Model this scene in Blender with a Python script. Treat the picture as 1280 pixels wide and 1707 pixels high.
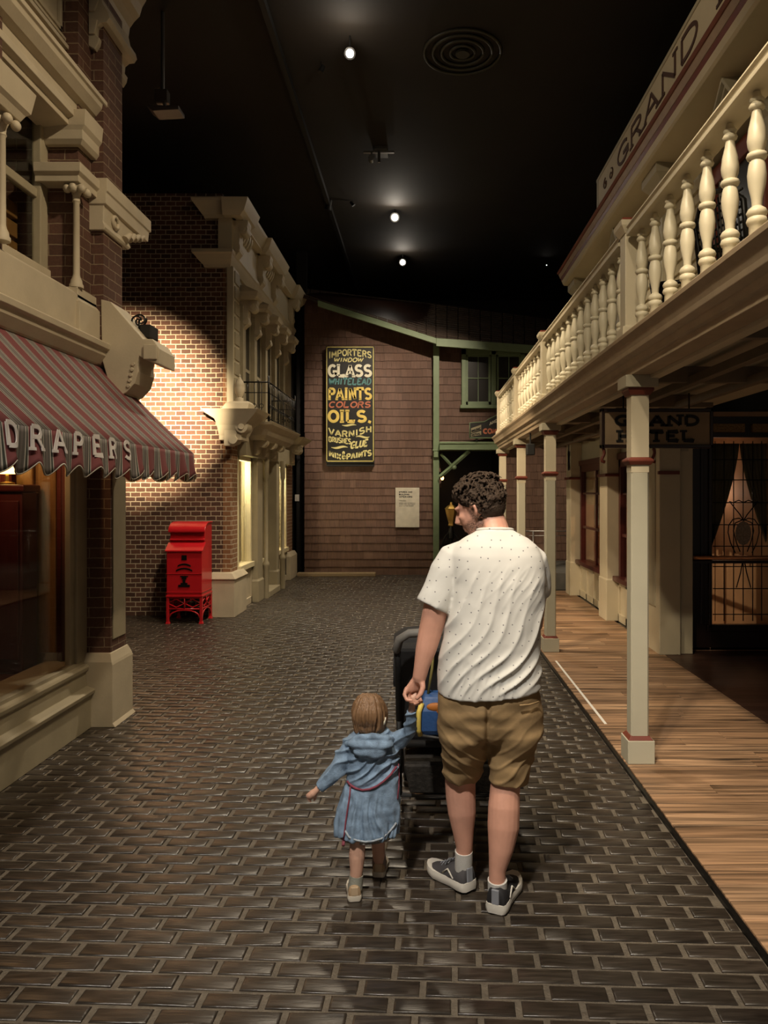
import bpy, bmesh, math, random
import numpy as np
from mathutils import Vector, Matrix, noise
random.seed(7)
for o in list(bpy.data.objects): bpy.data.objects.remove(o)
SC = bpy.context.scene
COL = SC.collection
PI = math.pi

# ------------------------------------------------------------ camera, world, lights, exposure
cd = bpy.data.cameras.new('camera'); cam = bpy.data.objects.new('camera', cd); COL.objects.link(cam)
cam.location = (0, 0, 1.7); cam.rotation_euler = (PI/2, 0, 0)
cd.sensor_fit = 'VERTICAL'; cd.sensor_height = 36; cd.lens = 1250/1707*36
cd.shift_x = (640-704)/1707; cd.shift_y = (820-853.5)/1707
cd.clip_start = .05
SC.camera = cam
SC.view_settings.view_transform = 'Standard'; SC.view_settings.look = 'None'
SC.view_settings.gamma = 1; SC.view_settings.use_curve_mapping = False
SC.view_settings.exposure = 1.1
w = bpy.data.worlds.new('hall_air'); SC.world = w; w.use_nodes = True
w.node_tree.nodes['Background'].inputs[0].default_value = (1, .86, .68, 1)
w.node_tree.nodes['Background'].inputs[1].default_value = .05

def spot(name, loc, tgt, power, size, blend=.5, col=(1, .80, .56), rad=.05):
    l = bpy.data.lights.new(name, 'SPOT'); l.energy = power; l.color = col
    l.spot_size = math.radians(size); l.spot_blend = blend; l.shadow_soft_size = rad
    o = bpy.data.objects.new(name, l); COL.objects.link(o); o.location = loc
    o.rotation_euler = (Vector(tgt)-Vector(loc)).to_track_quat('-Z', 'Y').to_euler()
    return o
def point(name, loc, power, col=(1, .75, .45), rad=.05):
    l = bpy.data.lights.new(name, 'POINT'); l.energy = power; l.color = col; l.shadow_soft_size = rad
    o = bpy.data.objects.new(name, l); COL.objects.link(o); o.location = loc
    return o
spot('spot_people', (-1.0, -.6, 5.6), (.05, 3.2, .7), 500, 44, .8, (1, .93, .83), .12)
spot('spot_brick_wall', (-2.02, 5.95, 3.12), (-3.95, 10.3, 2.85), 4600, 35, 1.0, (1, .80, .52), .03)
spot('spot_brick_low', (-.6, 6.0, 6.2), (-3.2, 10.3, 1.3), 230, 34, .9, (1, .82, .58), .1)
spot('spot_balcony_far', (-1.2, 5.0, 6.2), (1.3, 8.6, 2.6), 400, 52, .8, (1, .82, .56), .1)
spot('spot_balcony_near', (-1.2, .8, 5.6), (1.3, 4.0, 2.9), 210, 52, .8, (1, .84, .60), .1)
spot('spot_parapet', (-1.0, 3.2, 6.3), (2.3, 7.4, 5.2), 80, 55, .9, (1, .80, .54), .1)
spot('spot_shingle_wall', (1.2, 9.6, 6.5), (-.6, 15.4, 3.2), 600, 38, .8, (1, .82, .62), .06)
spot('spot_poster', (.4, 10.4, 6.5), (-1.4, 15.4, 3.4), 260, 24, .7, (1, .88, .70), .06)
spot('spot_boardwalk', (-.6, 1.2, 6.2), (2.1, 4.2, 0), 340, 34, .7, (1, .82, .58), .08)
spot('spot_porch_wall', (-1.9, 8.2, 4.3), (2.5, 10.2, 1.1), 330, 50, .8, (1, .78, .52), .06)  # added low over the street without a fixture, brightens the wall under the porch
spot('spot_porch_end', (-1.2, 9.2, 4.3), (2.4, 14.5, 1.3), 420, 36, .8, (1, .80, .56), .06)
spot('spot_street_mid', (-.8, 8.5, 6.5), (-.8, 7.8, 0), 450, 90, .9, (1, .84, .62), .1)
spot('spot_street_far', (-.5, 13.6, 6.5), (-.6, 12.0, 0), 330, 90, .9, (1, .84, .62), .1)
spot('spot_street_near', (.3, 1.0, 6.2), (-.3, 3.2, 0), 190, 90, .9, (1, .84, .62), .15)
spot('spot_shopfront', (.9, 3.0, 6.2), (-2.3, 5.0, 2.6), 225, 58, .9, (1, .80, .54), .1)
spot('spot_facade', (.9, 8.2, 6.2), (-2.5, 11.6, 1.6), 190, 46, .9, (1, .82, .55), .1)
point('lamp_shopfront_bay', (-2.95, 11.1, 2.0), 20, (1, .88, .62))
point('lamp_shopfront_bay_far', (-2.95, 13.75, 2.0), 20, (1, .88, .62))
point('lamp_draper_interior', (-2.80, 4.7, 2.2), 6, (1, .55, .25))
point('lamp_hotel_interior', (3.15, 11.3, 1.9), 8, (1, .62, .34))
point('lamp_hotel_interior_near', (3.05, 9.2, 1.9), .8, (1, .66, .34))
point('lamp_hotel_lounge', (3.5, 9.1, 1.7), 1.0, (1, .74, .58))

# ------------------------------------------------------------ helpers
def P(px, py, Y):                       # a point of the place seen at a given pixel and depth
    return Vector(((px-704)*Y/1250, Y, 1.7+(820-py)*Y/1250))

def N(nt, t, **kw):
    n = nt.nodes.new(t)
    for k, v in kw.items():
        if k in n.inputs: n.inputs[k].default_value = v
        else: setattr(n, k, v)
    return n
MATS = {}
def mat(name, col, rough=.6, metal=0, var=.12, scale=9, bump=.15, bscale=60, coord='pos', stretch=(1, 1, 1), spec=.5, emit=None, estr=0):
    m = bpy.data.materials.new(name); m.use_nodes = True; nt = m.node_tree; L = nt.links
    b = nt.nodes['Principled BSDF']
    b.inputs['Roughness'].default_value = rough; b.inputs['Metallic'].default_value = metal
    b.inputs['Specular IOR Level'].default_value = spec
    if coord == 'pos': src = N(nt, 'ShaderNodeNewGeometry').outputs['Position']
    else: src = N(nt, 'ShaderNodeTexCoord').outputs['Object']
    mp = N(nt, 'ShaderNodeMapping'); mp.inputs['Scale'].default_value = stretch; L.new(src, mp.inputs[0])
    n1 = N(nt, 'ShaderNodeTexNoise', Scale=scale, Detail=5.0); L.new(mp.outputs[0], n1.inputs['Vector'])
    mx = N(nt, 'ShaderNodeMix', data_type='RGBA')
    c = Vector(col)
    mx.inputs[6].default_value = (*[max(0, x*(1-var*2)) for x in c], 1)
    mx.inputs[7].default_value = (*[min(1, x*(1+var*2)) for x in c], 1)
    L.new(n1.outputs[0], mx.inputs[0]); L.new(mx.outputs[2], b.inputs['Base Color'])
    if bump:
        n2 = N(nt, 'ShaderNodeTexNoise', Scale=bscale, Detail=4.0); L.new(mp.outputs[0], n2.inputs['Vector'])
        bp = N(nt, 'ShaderNodeBump', Strength=bump, Distance=.01); L.new(n2.outputs[0], bp.inputs['Height'])
        L.new(bp.outputs[0], b.inputs['Normal'])
    if emit:
        b.inputs['Emission Color'].default_value = (*emit, 1); b.inputs['Emission Strength'].default_value = estr
    MATS[name] = m
    return m

def wall_uv(nt):
    """u runs along the wall, v up; works for walls that face X or Y"""
    L = nt.links
    g = N(nt, 'ShaderNodeNewGeometry'); s = N(nt, 'ShaderNodeSeparateXYZ'); L.new(g.outputs['Position'], s.inputs[0])
    sn = N(nt, 'ShaderNodeSeparateXYZ'); L.new(g.outputs['True Normal'], sn.inputs[0])
    a = N(nt, 'ShaderNodeMath', operation='ABSOLUTE'); L.new(sn.outputs[0], a.inputs[0])
    gt = N(nt, 'ShaderNodeMath', operation='GREATER_THAN'); L.new(a.outputs[0], gt.inputs[0]); gt.inputs[1].default_value = .6
    mx = N(nt, 'ShaderNodeMix', data_type='FLOAT'); L.new(gt.outputs[0], mx.inputs[0]); L.new(s.outputs[0], mx.inputs[2]); L.new(s.outputs[1], mx.inputs[3])
    c = N(nt, 'ShaderNodeCombineXYZ'); L.new(mx.outputs[0], c.inputs[0]); L.new(s.outputs[2], c.inputs[1])
    return c.outputs[0], s

def brick_mat(name, c1, c2, mortar, bw, rh, ms, rough=.8, quoin=None):
    m = bpy.data.materials.new(name); m.use_nodes = True; nt = m.node_tree; L = nt.links
    b = nt.nodes['Principled BSDF']; b.inputs['Roughness'].default_value = rough
    uv, sep = wall_uv(nt)
    nz = N(nt, 'ShaderNodeTexNoise', Scale=9.0, Detail=2.0); L.new(uv, nz.inputs['Vector'])
    vm = N(nt, 'ShaderNodeVectorMath', operation='MULTIPLY_ADD'); L.new(nz.outputs['Color'], vm.inputs[0]); vm.inputs[1].default_value = (.012, .012, 0); L.new(uv, vm.inputs[2])
    br = N(nt, 'ShaderNodeTexBrick'); L.new(vm.outputs[0], br.inputs['Vector'])
    br.inputs['Color1'].default_value = (*c1, 1); br.inputs['Color2'].default_value = (*c2, 1); br.inputs['Mortar'].default_value = (*mortar, 1)
    br.inputs['Scale'].default_value = 1; br.inputs['Mortar Size'].default_value = ms; br.inputs['Mortar Smooth'].default_value = .2
    br.inputs['Bias'].default_value = 0; br.inputs['Brick Width'].default_value = bw; br.inputs['Row Height'].default_value = rh
    n = N(nt, 'ShaderNodeTexNoise', Scale=45.0, Detail=6.0); L.new(uv, n.inputs['Vector'])
    mr = N(nt, 'ShaderNodeMapRange'); mr.inputs[3].default_value = .62; mr.inputs[4].default_value = 1.38; L.new(n.outputs[0], mr.inputs[0])
    mu = N(nt, 'ShaderNodeMix', data_type='RGBA', blend_type='MULTIPLY'); mu.inputs[0].default_value = 1
    L.new(br.outputs['Color'], mu.inputs[6]); L.new(mr.outputs[0], mu.inputs[7])
    out = mu.outputs[2]
    if quoin:
        x0, z1, qc = quoin
        g1 = N(nt, 'ShaderNodeMath', operation='GREATER_THAN'); L.new(sep.outputs[0], g1.inputs[0]); g1.inputs[1].default_value = x0
        g2 = N(nt, 'ShaderNodeMath', operation='SUBTRACT'); g2.inputs[0].default_value = 1; L.new(br.outputs['Fac'], g2.inputs[1])
        g3 = N(nt, 'ShaderNodeMath', operation='MULTIPLY'); L.new(g1.outputs[0], g3.inputs[0]); L.new(g2.outputs[0], g3.inputs[1])
        g4 = N(nt, 'ShaderNodeMath', operation='MULTIPLY'); L.new(g3.outputs[0], g4.inputs[0]); g4.inputs[1].default_value = .8
        q = N(nt, 'ShaderNodeMix', data_type='RGBA'); L.new(g4.outputs[0], q.inputs[0]); L.new(out, q.inputs[6]); q.inputs[7].default_value = (*qc, 1)
        out = q.outputs[2]
    L.new(out, b.inputs['Base Color'])
    inv = N(nt, 'ShaderNodeMath', operation='MULTIPLY_ADD'); inv.inputs[1].default_value = -1; inv.inputs[2].default_value = 1; L.new(br.outputs['Fac'], inv.inputs[0])
    ad = N(nt, 'ShaderNodeMath', operation='MULTIPLY_ADD'); L.new(n.outputs[0], ad.inputs[0]); ad.inputs[1].default_value = .5; L.new(inv.outputs[0], ad.inputs[2])
    bp = N(nt, 'ShaderNodeBump', Strength=.6, Distance=.006); L.new(ad.outputs[0], bp.inputs['Height']); L.new(bp.outputs[0], b.inputs['Normal'])
    MATS[name] = m; return m

def island_mat(name, ramp, rough=(.3, .5), grain=(3, 40, 3), gscale=1., bump=.3, hue=.0, gdark=.5, spec=.5, dist=.004):
    """each loose piece of the mesh takes its own tone; grain stretched along one axis"""
    m = bpy.data.materials.new(name); m.use_nodes = True; nt = m.node_tree; L = nt.links
    b = nt.nodes['Principled BSDF']; b.inputs['Specular IOR Level'].default_value = spec
    g = N(nt, 'ShaderNodeNewGeometry')
    cr = N(nt, 'ShaderNodeValToRGB'); L.new(g.outputs['Random Per Island'], cr.inputs[0])
    el = cr.color_ramp.elements
    while len(el) < len(ramp): el.new(.5)
    for i, c in enumerate(ramp): el[i].position = i/(len(ramp)-1); el[i].color = (*c, 1)
    ro = N(nt, 'ShaderNodeVectorMath', operation='MULTIPLY_ADD')
    cb = N(nt, 'ShaderNodeCombineXYZ'); L.new(g.outputs['Random Per Island'], cb.inputs[0]); L.new(g.outputs['Random Per Island'], cb.inputs[1])
    L.new(cb.outputs[0], ro.inputs[0]); ro.inputs[1].default_value = (37, 53, 0); L.new(g.outputs['Position'], ro.inputs[2])
    mp = N(nt, 'ShaderNodeMapping'); mp.inputs['Scale'].default_value = grain; L.new(ro.outputs[0], mp.inputs[0])
    n = N(nt, 'ShaderNodeTexNoise', Scale=gscale, Detail=7.0, Distortion=.6); L.new(mp.outputs[0], n.inputs['Vector'])
    mr = N(nt, 'ShaderNodeMapRange'); mr.inputs[1].default_value = .3; mr.inputs[2].default_value = .7
    mr.inputs[3].default_value = 1-gdark; mr.inputs[4].default_value = 1+gdark; L.new(n.outputs[0], mr.inputs[0])
    mu = N(nt, 'ShaderNodeMix', data_type='RGBA', blend_type='MULTIPLY'); mu.inputs[0].default_value = 1
    L.new(cr.outputs[0], mu.inputs[6]); L.new(mr.outputs[0], mu.inputs[7]); L.new(mu.outputs[2], b.inputs['Base Color'])
    rr = N(nt, 'ShaderNodeMapRange'); rr.inputs[3].default_value = rough[0]; rr.inputs[4].default_value = rough[1]; L.new(n.outputs[0], rr.inputs[0]); L.new(rr.outputs[0], b.inputs['Roughness'])
    bp = N(nt, 'ShaderNodeBump', Strength=bump, Distance=dist); L.new(n.outputs[0], bp.inputs['Height']); L.new(bp.outputs[0], b.inputs['Normal'])
    MATS[name] = m; return m

stone = mat('cream_painted_stone', (.50, .43, .31), .6, var=.10, scale=5, bump=.08)
stone_d = mat('olive_painted_stone', (.36, .31, .21), .55, var=.10, scale=5, bump=.06)
cream = mat('cream_painted_wood', (.56, .49, .35), .5, var=.05, scale=4, bump=.05, bscale=40)
cream_b = mat('baluster_cream_paint', (.62, .56, .41), .45, var=.04, scale=8, bump=.04)
olive = mat('olive_cream_trim', (.40, .36, .26), .5, var=.05, bump=.04)
redtrim = mat('oxblood_trim', (.16, .035, .02), .45, var=.15, bump=.04)
cream_s = mat('grey_cream_paint', (.45, .42, .32), .5, var=.05, scale=4, bump=.05, bscale=40)
maroonw = mat('maroon_wood', (.07, .012, .010), .35, var=.2, stretch=(12, 12, 1), bump=.06)
darkwood = mat('dark_varnished_wood', (.022, .010, .007), .3, var=.25, stretch=(14, 14, 1), bump=.05)
brownwood = mat('brown_varnished_wood', (.24, .125, .040), .4, var=.2, stretch=(14, 14, 1), bump=.05)
green = mat('sage_green_paint', (.19, .26, .145), .5, var=.08, bump=.08)
black = mat('black_paint', (.008, .0075, .007), .6, var=.1, bump=0)
blackm = mat('black_iron', (.010, .009, .008), .4, .5, var=.1, bump=.05)
blackwall = mat('black_hall_paint', (.012, .010, .009), .85, var=.3, scale=1.5, bump=.02)
ceilm = mat('black_ceiling_paint', (.016, .012, .009), .8, var=.35, scale=.8, bump=.03)
greym = mat('grey_metal', (.25, .24, .23), .35, .8, var=.05, bump=.02)
brass = mat('brass', (.75, .48, .14), .3, .9, var=.1, bump=.03)
mailred = mat('mailbox_red_enamel', (.50, .012, .018), .28, var=.06, bump=.04, bscale=30)
whitep = mat('white_plate', (.75, .72, .66), .5, var=.02, bump=0)
brick2 = brick_mat('side_wall_brick', (.055, .024, .015), (.135, .060, .036), (.46, .37, .26), .138, .0655, .0062, quoin=(-2.74, 2.7, (.26, .12, .05)))
brick1 = brick_mat('corner_shop_brick', (.075, .034, .022), (.11, .050, .032), (.25, .19, .12), .22, .072, .0035)
shing = island_mat('brown_shingle', [(.115, .062, .042), (.155, .086, .060), (.13, .070, .048), (.175, .100, .071)], (.6, .8), (40, 40, 3), 1, .3, gdark=.2)
roofm = island_mat('dark_roof_shingle', [(.05, .033, .022), (.07, .045, .03), (.06, .04, .027)], (.7, .9), (6, 6, 6), 1, .3, gdark=.3)
setts = island_mat('wooden_paving_blocks', [(.022, .016, .012), (.040, .030, .022), (.029, .022, .016), (.050, .038, .028)], (.25, .43), (9, 70, 20), 1, .35, gdark=.45, dist=.005, spec=.7)
joint = mat('sandy_joint', (.125, .102, .074), .7, var=.3, scale=30, bump=.5, bscale=120)
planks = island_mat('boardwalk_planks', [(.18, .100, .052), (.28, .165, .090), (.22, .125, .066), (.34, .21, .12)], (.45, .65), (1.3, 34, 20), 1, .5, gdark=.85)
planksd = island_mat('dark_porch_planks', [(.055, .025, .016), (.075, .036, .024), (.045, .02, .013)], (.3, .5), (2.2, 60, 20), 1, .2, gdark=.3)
clap = mat('cream_clapboard', (.47, .40, .26), .5, var=.06, bump=.04)
gm = bpy.data.materials.new('window_glass'); gm.use_nodes = True
nt = gm.node_tree; b = nt.nodes['Principled BSDF']; nt.nodes.remove(b)
tr = N(nt, 'ShaderNodeBsdfTransparent'); tr.inputs[0].default_value = (.93, .93, .9, 1)
gl = N(nt, 'ShaderNodeBsdfGlossy'); gl.inputs['Roughness'].default_value = .03
lw = N(nt, 'ShaderNodeLayerWeight'); fr = N(nt, 'ShaderNodeMath', operation='POWER'); nt.links.new(lw.outputs['Facing'], fr.inputs[0]); fr.inputs[1].default_value = 4.5
ms = N(nt, 'ShaderNodeMixShader'); nt.links.new(fr.outputs[0], ms.inputs[0]); nt.links.new(tr.outputs[0], ms.inputs[1]); nt.links.new(gl.outputs[0], ms.inputs[2])
nt.links.new(ms.outputs[0], nt.nodes['Material Output'].inputs[0])
glass = gm

class MB:
    def __init__(s): s.v = []; s.f = []; s.m = []; s.cm = 0
    def add(s, vs, fs):
        o = len(s.v); s.v += [Vector(v) for v in vs]; s.f += [tuple(i+o for i in f) for f in fs]; s.m += [s.cm]*len(fs); return s
    def box(s, x0, x1, y0, y1, z0, z1):
        return s.add([(x, y, z) for x in (x0, x1) for y in (y0, y1) for z in (z0, z1)],
                     [(0, 1, 3, 2), (4, 6, 7, 5), (0, 4, 5, 1), (2, 3, 7, 6), (0, 2, 6, 4), (1, 5, 7, 3)])
    def stack(s, lv):                   # rectangles (x0,x1,y0,y1,z) joined upward: mitred mouldings
        vs = []
        for x0, x1, y0, y1, z in lv: vs += [(x0, y0, z), (x1, y0, z), (x1, y1, z), (x0, y1, z)]
        n = len(lv); fs = [(3, 2, 1, 0), tuple(4*(n-1)+i for i in range(4))]
        for k in range(n-1):
            for i in range(4): j = (i+1) % 4; fs.append((4*k+i, 4*k+j, 4*k+4+j, 4*k+4+i))
        return s.add(vs, fs)
    def prism(s, pts, ax, a0, a1):      # ax 'y': pts are (x,z); 'x': (y,z); 'z': (x,y)
        def q(p, a): return {'y': (p[0], a, p[1]), 'x': (a, p[0], p[1]), 'z': (p[0], p[1], a)}[ax]
        n = len(pts); vs = [q(p, a0) for p in pts]+[q(p, a1) for p in pts]
        return s.add(vs, [tuple(range(n)), tuple(reversed(range(n, 2*n)))]+[(i, n+i, n+(i+1) % n, (i+1) % n) for i in range(n)])
    def loft(s, rings, cap=True):
        n = len(rings[0]); vs = [v for r in rings for v in r]; fs = []
        for k in range(len(rings)-1):
            for i in range(n): j = (i+1) % n; fs.append((k*n+i, k*n+j, k*n+n+j, k*n+n+i))
        if cap: fs += [tuple(reversed(range(n))), tuple(range(len(vs)-n, len(vs)))]
        return s.add(vs, fs)
    def lathe(s, prof, c=(0, 0, 0), n=14):
        return s.loft([[(c[0]+r*math.cos(2*PI*i/n), c[1]+r*math.sin(2*PI*i/n), c[2]+z) for i in range(n)] for r, z in prof])
    def tube(s, pts, r, n=8, round_=False):
        pts = [Vector(p) for p in pts]; m = len(pts); rs = list(r) if hasattr(r, '__len__') else [r]*m
        if round_:
            d0 = (pts[0]-pts[1]).normalized(); d1 = (pts[-1]-pts[-2]).normalized(); a, b_ = rs[0], rs[-1]
            pts = [pts[0]+d0*a*.92, pts[0]+d0*a*.6]+pts+[pts[-1]+d1*b_*.6, pts[-1]+d1*b_*.92]
            rs = [a*.35, a*.78]+rs+[b_*.78, b_*.35]; m = len(pts)
        t0 = (pts[1]-pts[0]).normalized(); up = Vector((0, 0, 1)) if abs(t0.z) < .9 else Vector((1, 0, 0))
        u = (up-t0*up.dot(t0)).normalized(); rings = []
        for i in range(m):
            t = (pts[min(i+1, m-1)]-pts[max(i-1, 0)]).normalized()
            u = (u-t*u.dot(t)); u = u.normalized() if u.length > 1e-6 else t.orthogonal().normalized(); v = t.cross(u)
            rings.append([pts[i]+(u*math.cos(2*PI*k/n)+v*math.sin(2*PI*k/n))*rs[i] for k in range(n)])
        return s.loft(rings)
    def ball(s, c, r, n=12, m=8):
        r = r if hasattr(r, '__len__') else (r, r, r)
        rings = []
        for k in range(m+1):
            a = PI*(.02+.96*k/m)
            rings.append([(c[0]+r[0]*math.sin(a)*math.cos(2*PI*i/n), c[1]+r[1]*math.sin(a)*math.sin(2*PI*i/n), c[2]-r[2]*math.cos(a)) for i in range(n)])
        return s.loft(rings)
    def xf(s, M, start=0):
        for i in range(start, len(s.v)): s.v[i] = M @ s.v[i]
        return s
    def build(s, name, mats, parent=None, smooth=False, bevel=0, seg=2):
        org = Vector(parent['_o']) if parent is not None else Vector((0, 0, 0))
        me = bpy.data.meshes.new(name); me.from_pydata([tuple(v-org) for v in s.v], [], s.f)
        mats = mats if isinstance(mats, (list, tuple)) else [mats]
        for q in mats: me.materials.append(q)
        if len(mats) > 1: me.polygons.foreach_set('material_index', s.m)
        bm = bmesh.new(); bm.from_mesh(me); bmesh.ops.recalc_face_normals(bm, faces=bm.faces); bm.to_mesh(me); bm.free()
        return mk(name, me, parent, smooth, bevel, seg)
def mk(name, me, parent=None, smooth=False, bevel=0, seg=2):
    o = bpy.data.objects.new(name, me); COL.objects.link(o)
    if parent is not None: o.parent = parent; o['_o'] = parent['_o']
    else: o['_o'] = (0, 0, 0)
    if smooth is True: me.polygons.foreach_set('use_smooth', [True]*len(me.polygons))
    elif smooth:
        me.polygons.foreach_set('use_smooth', [True]*len(me.polygons))
        me.set_sharp_from_angle(angle=math.radians(smooth))
    if bevel:
        md = o.modifiers.new('bevel', 'BEVEL'); md.width = bevel; md.segments = seg; md.limit_method = 'ANGLE'; md.angle_limit = .7
    return o
def tag(o, label=None, cat=None, group=None, kind=None):
    if label: o['label'] = label
    if cat: o['category'] = cat
    if group: o['group'] = group
    if kind: o['kind'] = kind
    return o
def thing(name, loc, label, cat, group=None, kind=None):
    o = bpy.data.objects.new(name, None); COL.objects.link(o); o.location = loc; o['_o'] = tuple(loc); o.empty_display_size = .1
    return tag(o, label, cat, group, kind)
def kids(o): return [c for c in COL.objects if c.parent == o]
def copy_tree(o, parent=None):
    c = o.copy(); COL.objects.link(c)
    if parent is not None: c.parent = parent
    for ch in kids(o): copy_tree(ch, c)
    return c
def fuse(mb, voxel, it=4, fac=.5):
    """one continuous surface out of overlapping closed shapes"""
    me = bpy.data.meshes.new('tmp'); me.from_pydata([tuple(v) for v in mb.v], [], mb.f)
    bm = bmesh.new(); bm.from_mesh(me)
    bmesh.ops.recalc_face_normals(bm, faces=bm.faces); bm.to_mesh(me); bm.free()
    o = bpy.data.objects.new('tmp', me); COL.objects.link(o)
    r = o.modifiers.new('r', 'REMESH'); r.mode = 'VOXEL'; r.voxel_size = voxel
    q = o.modifiers.new('s', 'SMOOTH'); q.iterations = it; q.factor = fac
    dg = bpy.context.evaluated_depsgraph_get(); dg.update()
    m2 = bpy.data.meshes.new_from_object(o.evaluated_get(dg), depsgraph=dg)
    bpy.data.objects.remove(o); m2.materials.clear()
    return m2
def verts(me):
    a = np.empty(len(me.vertices)*3); me.vertices.foreach_get('co', a); a = a.reshape(-1, 3)
    n = np.empty(len(me.vertices)*3); me.vertices.foreach_get('normal', n); return a, n.reshape(-1, 3)
def put(me, a): me.vertices.foreach_set('co', a.ravel()); me.update()
def finish(me, name, mats, parent):
    a, _ = verts(me); put(me, a-np.array(parent['_o']))
    for q in (mats if isinstance(mats, (list, tuple)) else [mats]): me.materials.append(q)
    return mk(name, me, parent, True)

# ------------------------------------------------------------ lettering
def arc(cx, cy, rx, ry, a0, a1, n=9): return [(cx+rx*math.cos(math.radians(a0+(a1-a0)*i/n)), cy+ry*math.sin(math.radians(a0+(a1-a0)*i/n))) for i in range(n+1)]
GL = {  # (strokes, serif points, advance)
 'A': ([[(0, 0), (.34, 1)], [(.34, 1), (.68, 0)], [(.14, .33), (.54, .33)]], [(0, 0), (.68, 0)]),
 'B': ([[(.08, 0), (.08, 1)], [(.08, 1), (.35, 1)]+arc(.35, .77, .22, .23, 90, -90)+[(.08, .54)], [(.08, .54), (.37, .54)]+arc(.37, .27, .25, .27, 90, -90)+[(.08, 0)]], []),
 'C': ([arc(.36, .5, .34, .5, 45, 315, 14)], []),
 'D': ([[(.08, 0), (.08, 1)], [(.08, 1), (.28, 1)]+arc(.28, .5, .36, .5, 90, -90, 12)+[(.08, 0)]], []),
 'E': ([[(.08, 0), (.08, 1)], [(.08, 1), (.58, 1), (.58, .86)], [(.08, .52), (.45, .52)], [(.08, 0), (.6, 0), (.6, .15)]], []),
 'F': ([[(.08, 0), (.08, 1)], [(.08, 1), (.58, 1), (.58, .86)], [(.08, .52), (.45, .52)]], [(.08, 0)]),
 'G': ([arc(.36, .5, .34, .5, 45, 340, 14), [(.38, .42), (.68, .42), (.68, .1)]], []),
 'H': ([[(.08, 0), (.08, 1)], [(.6, 0), (.6, 1)], [(.08, .5), (.6, .5)]], [(.08, 0), (.08, 1), (.6, 0), (.6, 1)]),
 'I': ([[(.17, 0), (.17, 1)]], [(.17, 0), (.17, 1)]),
 'L': ([[(.08, 0), (.08, 1)], [(.08, 0), (.58, 0), (.58, .18)]], [(.08, 1)]),
 'M': ([[(.06, 0), (.06, 1)], [(.06, 1), (.4, .2)], [(.4, .2), (.74, 1)], [(.74, 1), (.74, 0)]], [(.06, 0), (.74, 0)]),
 'N': ([[(.08, 0), (.08, 1)], [(.08, 1), (.62, 0)], [(.62, 0), (.62, 1)]], [(.08, 0), (.62, 1)]),
 'O': ([arc(.36, .5, .34, .5, 0, 360, 20)], []),
 'P': ([[(.08, 0), (.08, 1)], [(.08, 1), (.36, 1)]+arc(.36, .74, .25, .26, 90, -90)+[(.08, .48)]], [(.08, 0)]),
 'R': ([[(.08, 0), (.08, 1)], [(.08, 1), (.36, 1)]+arc(.36, .76, .24, .24, 90, -90)+[(.08, .52)], [(.34, .52), (.62, 0)]], [(.08, 0), (.62, 0)]),
 'S': ([arc(.33, .75, .27, .25, 30, 270, 10)+arc(.33, .25, .29, .25, 90, -150, 10)], []),
 'T': ([[(.33, 0), (.33, 1)], [(.02, .84), (.02, 1), (.64, 1), (.64, .84)]], [(.33, 0)]),
 'U': ([[(.08, 1), (.08, .3)]+arc(.35, .28, .27, .28, 180, 360)+[(.62, 1)]], [(.08, 1), (.62, 1)]),
 'V': ([[(0, 1), (.33, 0)], [(.33, 0), (.66, 1)]], [(0, 1), (.66, 1)]),
 'W': ([[(0, 1), (.22, 0)], [(.22, 0), (.44, .9)], [(.44, .9), (.66, 0)], [(.66, 0), (.88, 1)]], [(0, 1), (.88, 1)]),
 'X': ([[(0, 0), (.64, 1)], [(0, 1), (.64, 0)]], [(0, 0), (.64, 0), (0, 1), (.64, 1)]),
 'Y': ([[(0, 1), (.33, .48)], [(.66, 1), (.33, .48)], [(.33, .48), (.33, 0)]], [(.33, 0)]),
 '&': ([[(.62, 0), (.16, .78)]+arc(.3, .82, .14, .18, 180, 0, 6)+[(.1, .35)]+arc(.27, .22, .2, .22, 160, 330, 8)+[(.62, .45)]], []),
 ',': ([[(.14, .08), (.06, -.16)]], []), '.': ([[(.06, 0), (.06, .1)]], []), ' ': ([], []), '-': ([[(.04, .5), (.34, .5)]], []),
}
ADV = {'I': .34, ' ': .35, 'M': .82, 'W': .9, ',': .24, '.': .2, '-': .4}
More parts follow.
